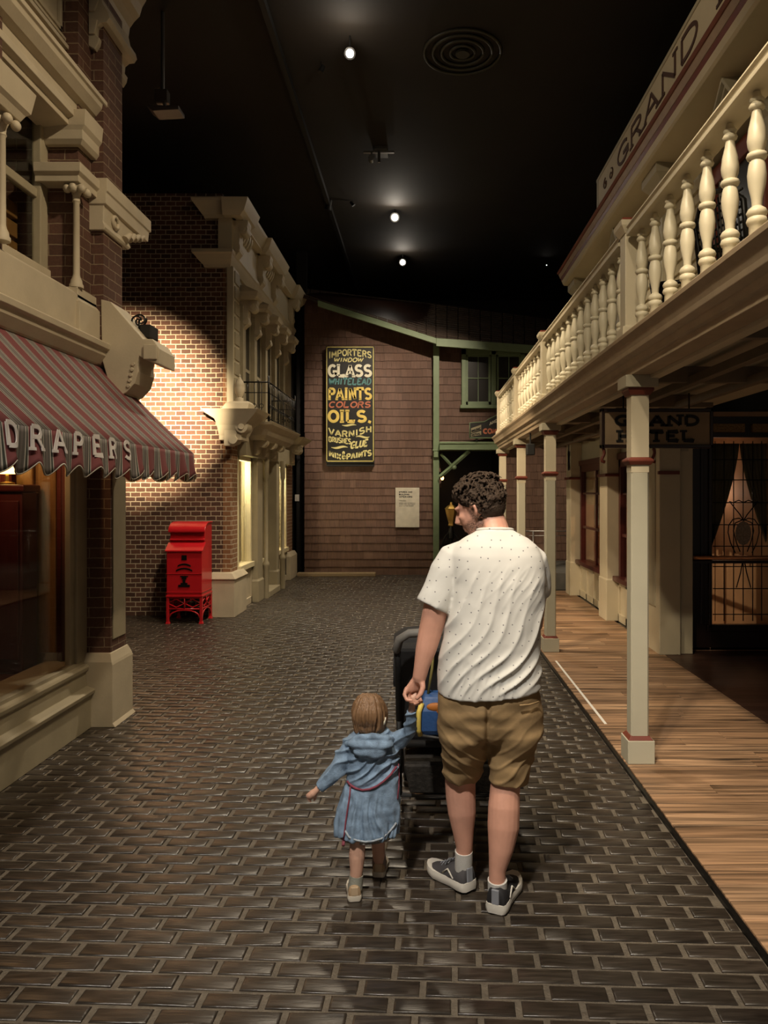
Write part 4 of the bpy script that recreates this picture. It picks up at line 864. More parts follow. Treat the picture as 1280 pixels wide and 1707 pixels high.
for yc in (2.2, 5.85, 9.2):
    m_ = MB(); m_.box(2.43, 2.49, yc-.52, yc-.40, 2.75, 4.35); m_.box(2.43, 2.49, yc+.40, yc+.52, 2.75, 4.35); m_.box(2.43, 2.49, yc-.52, yc+.52, 4.25, 4.4); m_.box(2.42, 2.49, yc-.56, yc+.56, 2.70, 2.78); m_.box(2.445, 2.485, yc-.4, yc+.4, 3.56, 3.62)
    wf = m_.build('upper_window_frame', redtrim, H, bevel=.006)
    MB().box(2.465, 2.472, yc-.42, yc+.42, 2.78, 4.4).build('pane', MATS['dark_glass'], wf)
    m_ = MB()
    for k in range(5): m_.tube([(2.458, yc+.12+.045*k, 3.5), (2.458, yc+.12+.05*k, 4.35)], .02, 6)
    m_.build('curtain', mat('grey_curtain', (.22, .20, .17), .8) if 'grey_curtain' not in MATS else MATS['grey_curtain'], wf, smooth=True)
    # hood with shaped pediment
    m_ = MB(); e = .78
    m_.prism([(yc-e, 4.44), (yc+e, 4.44), (yc+e, 4.50), (yc+e-.02, 4.56), (yc-e+.02, 4.56), (yc-e, 4.50)], 'x', 2.32, 2.5)
    for s_ in (-1, 1):
        for t0, xo in ((0, 2.33), (.045, 2.36)):
            a0, a1, a2 = (yc+s_*(e-.02), 4.60-t0), (yc+s_*.24, 4.68-t0), (yc, 4.94-t0)
            for p0, p1 in ((a0, a1), (a1, a2)):
                m_.add([(xo, p0[0], p0[1]-.04), (xo, p1[0], p1[1]-.04), (xo, p1[0], p1[1]), (xo, p0[0], p0[1]), (2.5, p0[0], p0[1]-.04), (2.5, p1[0], p1[1]-.04), (2.5, p1[0], p1[1]), (2.5, p0[0], p0[1])],
                       [(0, 1, 2, 3), (7, 6, 5, 4), (0, 4, 5, 1), (3, 2, 6, 7), (0, 3, 7, 4), (1, 5, 6, 2)])
    m_.prism([(yc-e+.05, 4.54), (yc+e-.05, 4.54), (yc+.2, 4.66), (yc, 4.87), (yc-.2, 4.66)], 'x', 2.42, 2.5)
    m_.build('window_pediment', olive, H, bevel=.004)
    m_ = MB(); m_.prism([(yc-.09, 4.66), (yc+.09, 4.66), (yc, 4.80)], 'x', 2.40, 2.44); m_.build('pediment_ornament', redtrim, H, bevel=.003)
    for s_ in (-1, 1):
        yb0 = yc+s_*.60; m_ = MB(); m_.prism([(2.5, 4.44), (2.36, 4.44), (2.35, 4.38), (2.40, 4.32), (2.43, 4.22), (2.41, 4.16), (2.44, 4.10), (2.5, 4.08)], 'y', yb0-.06, yb0+.06); m_.build('hood_bracket', olive, H, bevel=.006)
# ground floor front
m_ = MB(); m_.box(2.60, 2.75, 7.95, 12.6, .02, .56); m_.box(2.58, 2.75, 7.75, 12.7, 2.12, 2.55); m_.build('front_wall', olive, H)
m_ = MB(); m_.box(2.53, 2.62, 8.2, 12.2, 2.12, 2.20); m_.build('front_lintel', maroonw, H, bevel=.01)
for y0, y1_ in ((9.76, 10.16), (12.15, 12.5)):
    stk([(2.39, 2.62, y0-.01, y1_+.01, .02), (2.39, 2.62, y0-.01, y1_+.01, .55), (2.40, 2.62, y0, y1_, .57), (2.40, 2.62, y0, y1_, 2.50)], 'pilaster', cream, H, bevel=.008)
    stk([(2.375, 2.62, y0-.03, y1_+.03, 1.90), (2.37, 2.62, y0-.035, y1_+.035, 1.92), (2.375, 2.62, y0-.03, y1_+.03, 1.94)], 'pilaster_band', redtrim, H, bevel=.004)
stk([(2.44, 2.66, 7.72, 8.2, .02), (2.44, 2.66, 7.72, 8.2, 2.5)], 'pilaster', cream, H, bevel=.008)
m_ = MB(); m_.box(2.43, 2.445, 7.84, 8.10, .5, 2.25); m_.build('pilaster_panel', olive, H, bevel=.006)
MB().box(2.47, 2.80, 7.76, 7.96, .02, 2.5).build('entrance_jamb', cream, H, bevel=.008)
m_ = MB(); m_.box(2.42, 2.64, 7.69, 7.73, 1.88, 1.915); m_.build('pilaster_band', redtrim, H, bevel=.004)
for y0, y1_ in ((8.2, 9.75), (10.17, 12.14)):
    m_ = MB(); m_.box(2.55, 2.63, y0, y0+.09, .56, 2.14); m_.box(2.55, 2.63, y1_-.09, y1_, .56, 2.14); m_.box(2.55, 2.63, y0, y1_, 2.02, 2.16); m_.box(2.47, 2.64, y0, y1_, .55, .61)
    m_.box(2.57, 2.61, y0, y1_, 1.12, 1.16); m_.box(2.575, 2.61, (y0+y1_)/2-.025, (y0+y1_)/2+.025, .6, 2.1); m_.box(2.575, 2.605, y0, y1_, 1.66, 1.69)
    wf = m_.build('window_frame', maroonw, H, bevel=.006)
    MB().box(2.59, 2.594, y0+.05, y1_-.05, .6, 2.1).build('pane', glass, wf)
    m_ = MB(); m_.box(2.57, 2.61, y0, y1_, .02, .56); n2 = 4
    for k in range(n2+1): yk = y0+(y1_-y0)*k/n2; m_.box(2.545, 2.575, max(y0, yk-.03), min(y1_, yk+.03), .02, .56)
    m_.box(2.545, 2.575, y0, y1_, .02, .12); m_.box(2.545, 2.575, y0, y1_, .48, .56); m_.build('stall_riser', cream, H, bevel=.004)
    m_ = MB()
    for k in range(int((y1_-y0)/.055)): m_.tube([(2.66+.008*(k % 2), y0+.05+k*.055, 1.5+.05*(k % 3)), (2.66+.008*(k % 2), y0+.05+k*.055, 2.1)], .03, 6)
    m_.build('cream_curtain', mat('cream_curtain', (.62, .44, .26), .8) if 'cream_curtain' not in MATS else MATS['cream_curtain'], H, smooth=True)
m_ = MB(); m_.box(3.7, 3.75, 7.98, 12.7, 0, 2.6); m_.box(2.62, 3.7, 12.6, 12.7, 0, 2.6); m_.box(2.75, 3.7, 9.72, 9.76, 0, 2.6); m_.box(2.62, 3.75, 7.95, 12.7, 2.5, 2.55); m_.box(2.62, 3.75, 7.95, 12.7, .0, .05)
m_.build('hotel_interior', mat('warm_interior_wall', (.42, .24, .14), .7, var=.2, scale=3), H)
m_ = MB(); m_.box(2.64, 2.65, 11.25, 11.5, 1.2, 1.5); m_.build('notice', mat('pale_notice', (.45, .5, .42), .6, bump=0), H)
# entrance front with leaded window
def hx(px): return (px-704)*7.95/1250
def hz(py): return 1.7+(820-py)*7.95/1250
e0, e1 = hx(1190), hx(1291); ez0, ez1 = hz(1036), hz(735)
m_ = MB(); m_.box(2.78, e0-.04, 7.95, 8.05, .02, 2.5); m_.box(e1+.04, 5.2, 7.95, 8.05, .02, 2.5); m_.box(e0-.04, e1+.04, 7.95, 8.05, .02, ez0-.04); m_.box(e0-.04, e1+.04, 7.95, 8.05, ez1+.04, 2.5)
m_.box(hx(1167), hx(1172), 7.93, 7.96, .3, 2.3); m_.box(hx(1180), e0-.03, 7.92, 7.96, ez0-.06, ez1+.06); m_.box(e1+.03, e1+.08, 7.92, 7.96, ez0-.06, ez1+.06); m_.box(e0-.08, e1+.08, 7.92, 7.96, ez0-.10, ez0-.03)
m_.build('entrance_front', darkwood, H, bevel=.004)
lg = MB()
ld = .0055
for px in (1194, 1209, 1225, 1241, 1257, 1272, 1286): lg.tube([(hx(px), 7.985, ez0), (hx(px), 7.985, ez1)], ld*(.7 if px in (1194, 1286) else 1), 5)
for py in (766, 800, 838, 875, 911, 945, 982, 1025): lg.tube([(e0, 7.985, hz(py)), (e1, 7.985, hz(py))], ld, 5)
def crv(pts): lg.tube([(hx(1241+s), 7.975, hz(py)) for s, py in pts], ld*1.1, 5)
for s_ in (-1, 1):
    crv([(s_*x_, y_) for x_, y_ in ((0, 868), (8, 864), (18, 866), (25, 876), (26, 888), (22, 905), (14, 922))])
    crv([(s_*x_, y_) for x_, y_ in ((0, 868), (-6, 858), (-14, 848), (-22, 838))]); crv([(s_*x_, y_) for x_, y_ in ((0, 838), (8, 834), (18, 838), (24, 836))])
    crv([(s_*x_, y_) for x_, y_ in ((2, 938), (5, 955), (12, 980))]); crv([(s_*x_, y_) for x_, y_ in ((0, 866), (14, 872), (17, 885), (12, 905), (6, 920))])
lg.build('window_leading', blackm, H, smooth=True)
MB().box(e0-.03, e1+.03, 7.99, 7.995, ez0-.03, ez1+.03).build('leaded_pane', glass, H)
m_ = MB(); m_.prism([(hx(1241)+.085*math.cos(i*.52), hz(889)+.13*math.sin(i*.52)) for i in range(12)], 'y', 7.98, 7.986); m_.build('etched_medallion', mat('etched_glass', (.36, .27, .2), .5, var=.4, scale=60), H)
m_ = MB()
for s_ in (-1, 1):
    for k in range(13):
        u = 1-k/12; pts = []
        for j in range(9):
            v = j/8; zt_ = ez1-.02+(.45*ez0+.55*ez1-ez1-.25)*v
            xt = s_*(.02+.30*u*1.0)*(1-.0*v)+s_*(.30-.30*u)*(v**1.4); pts.append((hx(1241)+xt, 8.08+.012*(k % 2), zt_))
        m_.tube(pts, .02, 6)
m_.build('parted_curtain', mat('olive_curtain', (.16, .145, .10), .85), H, smooth=True)
m_ = MB(); m_.box(2.9, 4.5, 9.68, 9.70, 0, 2.6); m_.build('lounge_wall', mat('rosy_lounge_wall', (.46, .32, .24), .7), H)
m_ = MB(); fz = mat('gilt_carving', (.30, .17, .06), .5, .3, var=.5, scale=60, bump=.8)
for k in range(3): m_.box(2.86+k*.62, 3.40+k*.62, 7.90, 7.95, 2.33, 2.42)
m_.build('gilt_frieze', fz, H, bevel=.004)
# brass push rail
hr = thing('entrance_handrail', (3.2, 7.8, 1.02), 'polished copper coloured rail across the leaded entrance window', 'rail')
MB().tube([(2.80, 7.80, 1.015), (5.1, 7.80, 1.015)], .022, 12).build('rail', mat('copper_rail', (.55, .25, .12), .3, .7, bump=0), hr, smooth=True)
MB().box(2.79, 5.1, 7.80, 7.95, .955, .985).build('bracket_board', darkwood, hr, bevel=.004)

# balcony deck
BD = thing('balcony', (1.9, 6.5, 2.45), 'long first floor balcony deck of the hotel with cream moulded edge beam', 'balcony')
ye = 12.68
MB().prism([(1.285, 2.42), (1.285, 2.46), (1.265, 2.465), (1.26, 2.50), (1.22, 2.515), (1.215, 2.54), (1.20, 2.575), (1.175, 2.60), (1.17, 2.62), (1.19, 2.635), (1.46, 2.635), (1.46, 2.42)], 'y', -.3, ye).build('edge_beam', mat('edge_beam_tan', (.38, .29, .19), .5, var=.1, bump=.04), BD, bevel=.003)  # edge beam has its own tan, darker than the cream balusters
MB().box(1.44, 2.5, -.3, ye, 2.57, 2.63).build('deck', olive, BD)
MB().box(1.40, 1.46, -.3, ye, 2.40, 2.43).build('beam_fillet', cream, BD)
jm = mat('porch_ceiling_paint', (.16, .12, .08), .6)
for k in range(9): MB().box(1.46, 2.6, .7+1.5*k, .76+1.5*k, 2.46, 2.57).build('joist', jm, BD, bevel=.004)
for xb in (1.84, 2.25): MB().box(xb, xb+.06, -.3, ye, 2.44, 2.50).build('long_beam', jm, BD, bevel=.004)
# porch columns
def column(y, lab):
    c = thing('porch_column', (1.35, y, .022), lab, 'column', None)
    x0, x1, a, b_ = 1.294, 1.404, y-.055, y+.055
    stk([(x0-.028, x1+.028, a-.028, b_+.028, .022), (x0-.028, x1+.028, a-.028, b_+.028, .165)], 'base', cream_s, c, bevel=.004)
    stk([(x0-.022, x1+.022, a-.022, b_+.022, .165), (x0-.004, x1+.004, a-.004, b_+.004, .188)], 'base_band', redtrim, c, bevel=.002)
    cp = [(x0+.010, a), (x1-.010, a), (x1, a+.010), (x1, b_-.010), (x1-.010, b_), (x0+.010, b_), (x0, b_-.010), (x0, a+.010)]
    MB().prism(cp, 'z', .185, 1.82).build('shaft', cream_s, c)
    stk([(x0, x1, a, b_, 1.82), (x0, x1, a, b_, 2.33)], 'upper_shaft', cream, c, bevel=.002)
    stk([(x0-.010, x1+.010, a-.010, b_+.010, 1.868), (x0-.024, x1+.024, a-.024, b_+.024, 1.890), (x0-.024, x1+.024, a-.024, b_+.024, 1.90), (x0-.004, x1+.004, a-.004, b_+.004, 1.915)], 'middle_band', redtrim, c, bevel=.003)
    stk([(x0-.008, x1+.008, a-.008, b_+.008, 2.30), (x0-.025, x1+.025, a-.025, b_+.025, 2.33), (x0-.025, x1+.025, a-.025, b_+.025, 2.345)], 'neck_band', redtrim, c, bevel=.003)
    stk([(x0-.045, x1+.045, a-.045, b_+.045, 2.345), (x0-.045, x1+.045, a-.045, b_+.045, 2.42)], 'capital', olive, c, bevel=.003)
    return c
column(4.70, 'nearest cream porch column with oxblood bands, in front of the hotel signboard')
column(7.93, 'cream porch column just right of the man shoulder, second from the viewer')
column(10.24, 'cream porch column right behind the man head, third from the viewer')
column(12.62, 'farthest and smallest cream porch column, beside the man hair')
# newel posts
def newel(y, lab):
    c = thing('newel_post', (1.31, y, 2.635), lab, 'post')
    x0, x1, a, b_ = 1.255, 1.375, y-.06, y+.06
    stk([(x0-.02, x1+.02, a-.02, b_+.02, 2.636), (x0-.02, x1+.02, a-.02, b_+.02, 2.72), (x0, x1, a, b_, 2.73), (x0, x1, a, b_, 3.30)], 'shaft', cream, c, bevel=.004)
    stk([(x0-.005, x1+.005, a-.005, b_+.005, 3.30), (x0-.03, x1+.03, a-.03, b_+.03, 3.345), (x0-.035, x1+.035, a-.035, b_+.035, 3.375)], 'cap', cream, c, bevel=.003)
    stk([(x0-.03, x1+.03, a-.03, b_+.03, 3.375), (x0-.02, x1+.02, a-.02, b_+.02, 3.392)], 'cap_top', redtrim, c)
newel(4.70, 'nearest and largest cream balcony post, above the nearest porch column')
newel(7.93, 'cream balcony post above the column by the man shoulder')
newel(10.24, 'third cream balcony post along, right of the green framed window')
newel(12.58, 'farthest cream balcony post, beside the orange lettered shop sign')
# balustrades
prof = [(.030, 0), (.030, .075), (.036, .08), (.040, .092), (.036, .104), (.030, .108), (.036, .114), (.040, .126), (.034, .138), (.019, .150), (.021, .18), (.033, .235), (.036, .275), (.031, .315), (.026, .330), (.036, .337), (.040, .347), (.036, .357), (.026, .362), (.034, .385), (.037, .41), (.032, .455), (.022, .50), (.018, .525), (.028, .532), (.031, .542), (.026, .552), (.022, .556), (.027, .562), (.028, .570), (.020, .578), (.015, .592), (.013, .60)]
bal_me = None
def balustrade(ya, yb_, n, lab):
    global bal_me
    c = thing('balustrade', (1.31, ya, 2.635), lab, 'balustrade', None)
    m_ = MB(); m_.box(1.27, 1.35, ya, yb_, 2.64, 2.665); m_.build('bottom_rail', cream, c, bevel=.004)
    m_ = MB(); m_.prism([(1.25, 3.27), (1.25, 3.29), (1.262, 3.30), (1.262, 3.315), (1.25, 3.325), (1.26, 3.345), (1.36, 3.345), (1.37, 3.325), (1.358, 3.31), (1.37, 3.27)], 'y', ya, yb_); m_.build('top_rail', cream, c, bevel=.002)
    st_ = (yb_-ya)/n
    if bal_me is None:
        b0 = MB().lathe([(r_*1.0, z_) for r_, z_ in prof], (1.31, ya, 2.667), 16).build('baluster', cream_b, c, smooth=50); bal_me = b0
        b0.location = (0, st_/2, 0)
    else:
        b0 = bal_me.copy(); COL.objects.link(b0); b0.parent = c; b0.location = (0, st_/2, 0)
    for k in range(1, n):
        q = b0.copy(); COL.objects.link(q); q.parent = c; q.location = (0, st_*(k+.5), 0)
balustrade(.5, 4.605, 16, 'nearest balustrade section with large turned cream balusters at the upper right')
balustrade(4.795, 7.835, 12, 'long balustrade section between the two nearest balcony posts')
balustrade(8.025, 10.145, 8, 'balustrade section between the second and third balcony posts')
balustrade(10.335, 12.485, 8, 'farthest and smallest balustrade section of the balcony')
# hotel sign hanging under the balcony
HS = thing('hotel_sign', (1.75, 5.6, 2.2), 'framed cream GRAND HOTEL sign hanging under the balcony behind the nearest column', 'sign')
ksn = 5.6/1250
def sx(px): return (px-704)*ksn
def sz(py): return 1.7+(820-py)*ksn
MB().box(sx(1006), sx(1184), 5.6, 5.64, sz(744), sz(684)).build('board', mat('sign_cream_board', (.30, .21, .12), .6, bump=.05), HS)
m_ = MB()
for a, b_ in ((681, 687), (741, 747)): m_.box(sx(1002), sx(1188), 5.585, 5.655, sz(b_), sz(a))
for a, b_ in ((1002, 1007), (1183, 1188)): m_.box(sx(a), sx(b_), 5.585, 5.655, sz(747), sz(681))
m_.build('frame', darkwood, HS, bevel=.004)
lt = mat('sign_lettering_black', (.008, .006, .005), .6, bump=0)
m_ = MB(); text(m_, 'GRAND', lambda u, v, d: (sx(1026)+u, 5.6-d, sz(711)+v), 20*ksn, 138*ksn, .26, .003, 0, .18); m_.build('lettering', lt, HS)
m_ = MB(); text(m_, 'HOTEL', lambda u, v, d: (sx(1030)+u, 5.6-d, sz(737)+v), 20*ksn, 128*ksn, .26, .003, 0, .18); m_.build('lettering', lt, HS)
m_ = MB()
for px, s_ in ((1006, 1), (1090, 1)):
    m_.tube([(sx(px)+.01*s_*math.sin(i*.6), 5.62, sz(747)-.012*i) for i in range(9)]+[(sx(px)+.015, 5.62, sz(770))], .012, 6)
m_.build('iron_drop', redtrim, HS, smooth=True)
m_ = MB()
for px in (1040, 1150): m_.tube([(sx(px), 5.62, sz(682)), (sx(px), 5.62, 2.44)], .006, 6)
m_.build('hanger', blackm, HS, smooth=True)
rg = thing('iron_ring_sign', (2.42, 12.3, 2.0), 'small dark iron ring hanging edge on under the far end of the balcony', 'sign')
m_ = MB(); c = Vector((2.40, 12.3, 2.22))
c = P(948, 768, 12.1); m_.tube([(c.x+.028*math.cos(i*PI/10), c.y+.13*math.cos(i*PI/10), c.z+.145*math.sin(i*PI/10)) for i in range(21)], .016, 6); m_.build('ring', blackm, rg, smooth=True)
MB().tube([(c.x, c.y, c.z+.145), (c.x, c.y, 2.46)], .008, 6).build('hanger', blackm, rg)
sk = thing('porch_loudspeaker', P(884, 750, 9.2), 'small black loudspeaker hanging under the balcony between the second and third columns', 'speaker')
c = P(884, 748, 9.2); MB().box(c.x-.05, c.x+.05, 9.15, 9.26, c.z-.08, c.z+.06).build('housing', black, sk, bevel=.01)
MB().tube([(c.x, 9.2, c.z+.05), (c.x, 9.2, 2.48)], .01, 6).build('bracket', black, sk)
# black wicker chairs on the balcony
def wicker(loc, rz, lab):
    c = thing('wicker_chair', (0, 0, 0), lab, 'chair', None); c['_o'] = (0, 0, 0)
    for sx_, sy_ in ((-1, -1), (1, -1), (-1, 1), (1, 1)):
        MB().tube([(sx_*.24, sy_*.22, 0), (sx_*.23, sy_*.21, .40 if sy_ < 0 else .64)], .016, 8).build('leg', blackm, c, smooth=True)
    MB().box(-.25, .25, -.23, .23, .37, .41).build('seat', black, c, bevel=.015)
    m_ = MB(); m_.tube([(-.25, .22, .4), (-.26, .26, .75), (-.15, .29, .86), (0, .30, .89), (.15, .29, .86), (.26, .26, .75), (.25, .22, .4)], .018, 8)
    for s_ in (-1, 1): m_.tube([(s_*.26, .25, .64), (s_*.28, 0, .64), (s_*.26, -.22, .62), (s_*.24, -.22, .40)], .016, 8)
    m_.build('frame', blackm, c, smooth=True)
    m_ = MB()
    for k in range(13): x_ = -.22+.44*k/12; m_.tube([(x_, .23, .42), (x_, .285, .76+.09*(1-(x_/.24)**2))], .006, 5)
    for k in range(9): z_ = .46+k*.045; m_.tube([(-.25, .225+.09*(z_-.42), z_), (.25, .225+.09*(z_-.42), z_)], .008, 5)
    m_.build('wicker_back', blackm, c, smooth=True)
    c.location = loc; c.rotation_euler = (0, 0, rz); return c
wicker((2.06, 4.62, 2.632), math.radians(100), 'black wicker armchair on the balcony behind the nearest large balusters')
wicker((2.08, 5.85, 2.632), math.radians(75), 'black wicker armchair farther along the balcony, close to the nearest post')

# ============================================================ ceiling fittings
bulbm = mat('lamp_glow', (1, 1, 1), .5, bump=0, emit=(1, .93, .82), estr=60)
def clamp(loc, tgt, lab, lit=True, s=1., grp=None):
    c = thing('ceiling_spotlight', (loc[0], loc[1], 6.75), lab, 'spotlight', grp)
    L_ = Vector(loc); d = (Vector(tgt)-L_).normalized()
    MB().tube([(L_.x, L_.y, 6.75), (L_.x, L_.y, L_.z)], .012*s, 6).build('stem', black, c)
    MB().tube([L_-d*.16*s, L_-d*.15*s, L_+d*.02*s, L_+d*.06*s], [.03*s, .06*s, .07*s, .085*s], 16).build('housing', black, c, smooth=40)
    if lit: MB().tube([L_+d*.058*s, L_+d*.064*s], [.055*s, .055*s], 20).build('lens', bulbm, c)
    return c
l1 = P(583, 88, 8.3); l2 = P(658, 362, 13.4); l3 = P(671, 437, 15.9)
clamp(l1, (.0, 1.5, 1.0), 'brightly lit ceiling spotlight nearest to the viewer', True, .75)
clamp(l2, (0, 1.5, 1.0), 'lit ceiling spotlight in the middle of the row, above the shingled roof', True, 1.0)
clamp(l3, (0, 1.5, 1.0), 'lowest and farthest lit ceiling spotlight in the row', True, .9)
point('glow_near', l1+Vector((0, -.25, -.12)), 3, (1, .86, .66)); point('glow_mid', l2+Vector((0, -.25, -.12)), 4, (1, .86, .66)); point('glow_far', l3+Vector((0, -.25, -.12)), 3, (1, .86, .66))
clamp(P(535, 118, 8.8), (-2.5, 8, 3), 'small unlit ceiling spotlight left of the brightest one', False, .45)
clamp(P(547, 345, 13.0), (-2.5, 14, 3), 'unlit ceiling spotlight hanging above the ornate cornice', False, .8)
clamp(P(588, 341, 13.0), (2, 13, 3), 'tiny unlit ceiling spotlight left of the middle lit one', False, .4)
clamp(P(911, 442, 16.2), (1, 2, 1), 'tiny pinpoint light in the dark near the hotel roof corner', True, .12)
tr_ = thing('lighting_track', (-.45, 8.5, 6.7), 'thin metal conduit track hanging from the black ceiling beside the brightest spotlight', 'conduit')
m_ = MB(); m_.tube([P(604, -40, 7.6)]+[P(606+1.5*i+1.0*math.sin(i*1.7), 10+20*i, 8.0+.45*i*.6) for i in range(9)]+[P(613, 240, 11.2)], .010, 6); m_.build('conduit', mat('dull_conduit', (.10, .09, .08), .4, .5), tr_, smooth=True)
pj = thing('projector', P(625, 262, 11.0), 'grey projector on a bracket hanging from the middle of the black ceiling', 'projector')
c = P(634, 248, 11.0); MB().box(c.x-.09, c.x+.11, 10.95, 11.25, c.z-.03, c.z+.13).build('housing', mat('dark_grey_plastic', (.05, .048, .045), .5), pj, bevel=.012)
m_ = MB(); m_.box(c.x-.25, c.x+.2, 11.0, 11.04, c.z-.055, c.z-.03); m_.tube([(c.x-.09, 11.0, c.z-.05), (c.x-.09, 11.0, 6.75)], .012, 6); m_.build('bracket', greym, pj)
m_ = MB(); m_.tube([(c.x-.13, 10.92, c.z-.16), (c.x-.13, 11.02, c.z-.16)], .045, 14); m_.tube([(c.x-.02, 11.0, c.z-.20), (c.x-.02, 11.0, c.z-.04)], .02, 8); m_.tube([(c.x-.13, 11.0, c.z-.16), (c.x-.13, 11.0, c.z-.04)], .012, 6); m_.build('spot_head', greym, pj, smooth=40)
wl2 = thing('wall_washer', P(275, 188, 7.9), 'grey wall washer fitting on a beam under the ceiling beside the corner shop bracket', 'light fitting')
c = P(276, 187, 7.9); m_ = MB(); m_.prism([(c.x-.17, c.z+.02), (c.x+.17, c.z+.02), (c.x+.17, c.z-.02), (c.x-.10, c.z-.035)], 'y', 7.8, 8.0); m_.build('reflector', mat('dim_grey_reflector', (.16, .15, .15), .4, .3), wl2, bevel=.006)
m_ = MB(); m_.tube([(c.x, 7.9, c.z+.02), (c.x-.03, 7.9, c.z+.2), (c.x-.03, 7.9, 6.75)], .02, 8); m_.box(c.x-.1, c.x+.03, 7.85, 7.95, c.z+.10, c.z+.22); m_.build('yoke', greym, wl2)
vt = thing('ceiling_vent', (.45, 8.6, 6.74), 'round black ceiling vent of concentric rings right of the brightest spotlight', 'vent')
m_ = MB()
for r_ in (.44, .34, .24, .14): m_.tube([(.46+r_*math.cos(i*PI/16), 8.6+r_*math.sin(i*PI/16), 6.735) for i in range(33)], .018, 6)
m_.build('ring', mat('vent_paint', (.035, .032, .018), .5), vt, smooth=True)
MB().lathe([(.08, -.03), (.08, 0)], (.46, 8.6, 6.74), 20).build('hub', MATS['vent_paint'], vt)
bm_ = thing('ceiling_beam', (-1.6, 9, 6.6), 'long thin dark beam running along the black ceiling on the left', 'beam')
MB().box(-1.66, -1.60, -.3, 19.5, 6.66, 6.75).build('beam', black, bm_)
# ============================================================ people
skin = mat('skin', (.64, .33, .235), .5, var=.10, scale=14, bump=.05, bscale=200, coord='obj')
skin_k = mat('child_skin', (.62, .36, .26), .5, var=.06, scale=14, bump=.02, coord='obj')
hair_m = mat('dark_brown_hair', (.050, .032, .021), .7, spec=.2, var=.4, scale=60, bump=.5, bscale=160, coord='obj')
hair_g = mat('light_brown_hair', (.25, .14, .07), .42, var=.3, scale=60, bump=.5, bscale=90, coord='obj', stretch=(2.5, 2.5, .25))
beard_m = mat('short_beard', (.15, .075, .05), .7, var=.4, scale=150, bump=.6, bscale=400, coord='obj')
def tee_mat():
    m = bpy.data.materials.new('white_dotted_cotton'); m.use_nodes = True; nt = m.node_tree; L = nt.links
    b = nt.nodes['Principled BSDF']; b.inputs['Roughness'].default_value = .85
    t_ = N(nt, 'ShaderNodeTexCoord'); s = N(nt, 'ShaderNodeSeparateXYZ'); L.new(t_.outputs['Object'], s.inputs[0])
    c = N(nt, 'ShaderNodeCombineXYZ'); L.new(s.outputs[0], c.inputs[0]); L.new(s.outputs[2], c.inputs[1])
    v = N(nt, 'ShaderNodeTexVoronoi', Scale=24.0, Randomness=.55); v.voronoi_dimensions = '2D'; L.new(c.outputs[0], v.inputs['Vector'])
    lt_ = N(nt, 'ShaderNodeMath', operation='LESS_THAN'); L.new(v.outputs['Distance'], lt_.inputs[0]); lt_.inputs[1].default_value = .062
    mx = N(nt, 'ShaderNodeMix', data_type='RGBA'); L.new(lt_.outputs[0], mx.inputs[0]); mx.inputs[6].default_value = (.70, .68, .63, 1); mx.inputs[7].default_value = (.20, .19, .20, 1)
    L.new(mx.outputs[2], b.inputs['Base Color'])
    n = N(nt, 'ShaderNodeTexNoise', Scale=500.0); bp = N(nt, 'ShaderNodeBump', Strength=.1, Distance=.001); L.new(n.outputs[0], bp.inputs['Height']); L.new(bp.outputs[0], b.inputs['Normal'])
    return m
tee = tee_mat()
khaki = mat('khaki_cotton', (.33, .215, .10), .8, var=.08, scale=10, bump=.1, bscale=300, coord='obj')
denim = mat('washed_denim', (.21, .30, .42), .85, var=.42, scale=30, bump=.25, bscale=220, coord='obj')
denim_l = mat('pale_denim_edge', (.34, .38, .42), .85, bump=.1, coord='obj')
def ell(cx, cy, z, a, b_, n=40, e=2.4, tilt=0, tx=0):
    r = []
    for i in range(n):
        t_ = 2*PI*i/n; c, s = math.cos(t_), math.sin(t_)
        x = a*abs(c)**(2/e)*(1 if c >= 0 else -1); y = b_*abs(s)**(2/e)*(1 if s >= 0 else -1)
        r.append(Vector((cx+x, cy+y, z+tilt*y+tx*x)))
    return r
def pr(px, py, Y): return P(px, py, Y)
MAN = thing('person', (.3, 3.1, 0), 'bearded man in a white dotted t-shirt and khaki shorts walking away, holding the toddler hand', 'person')
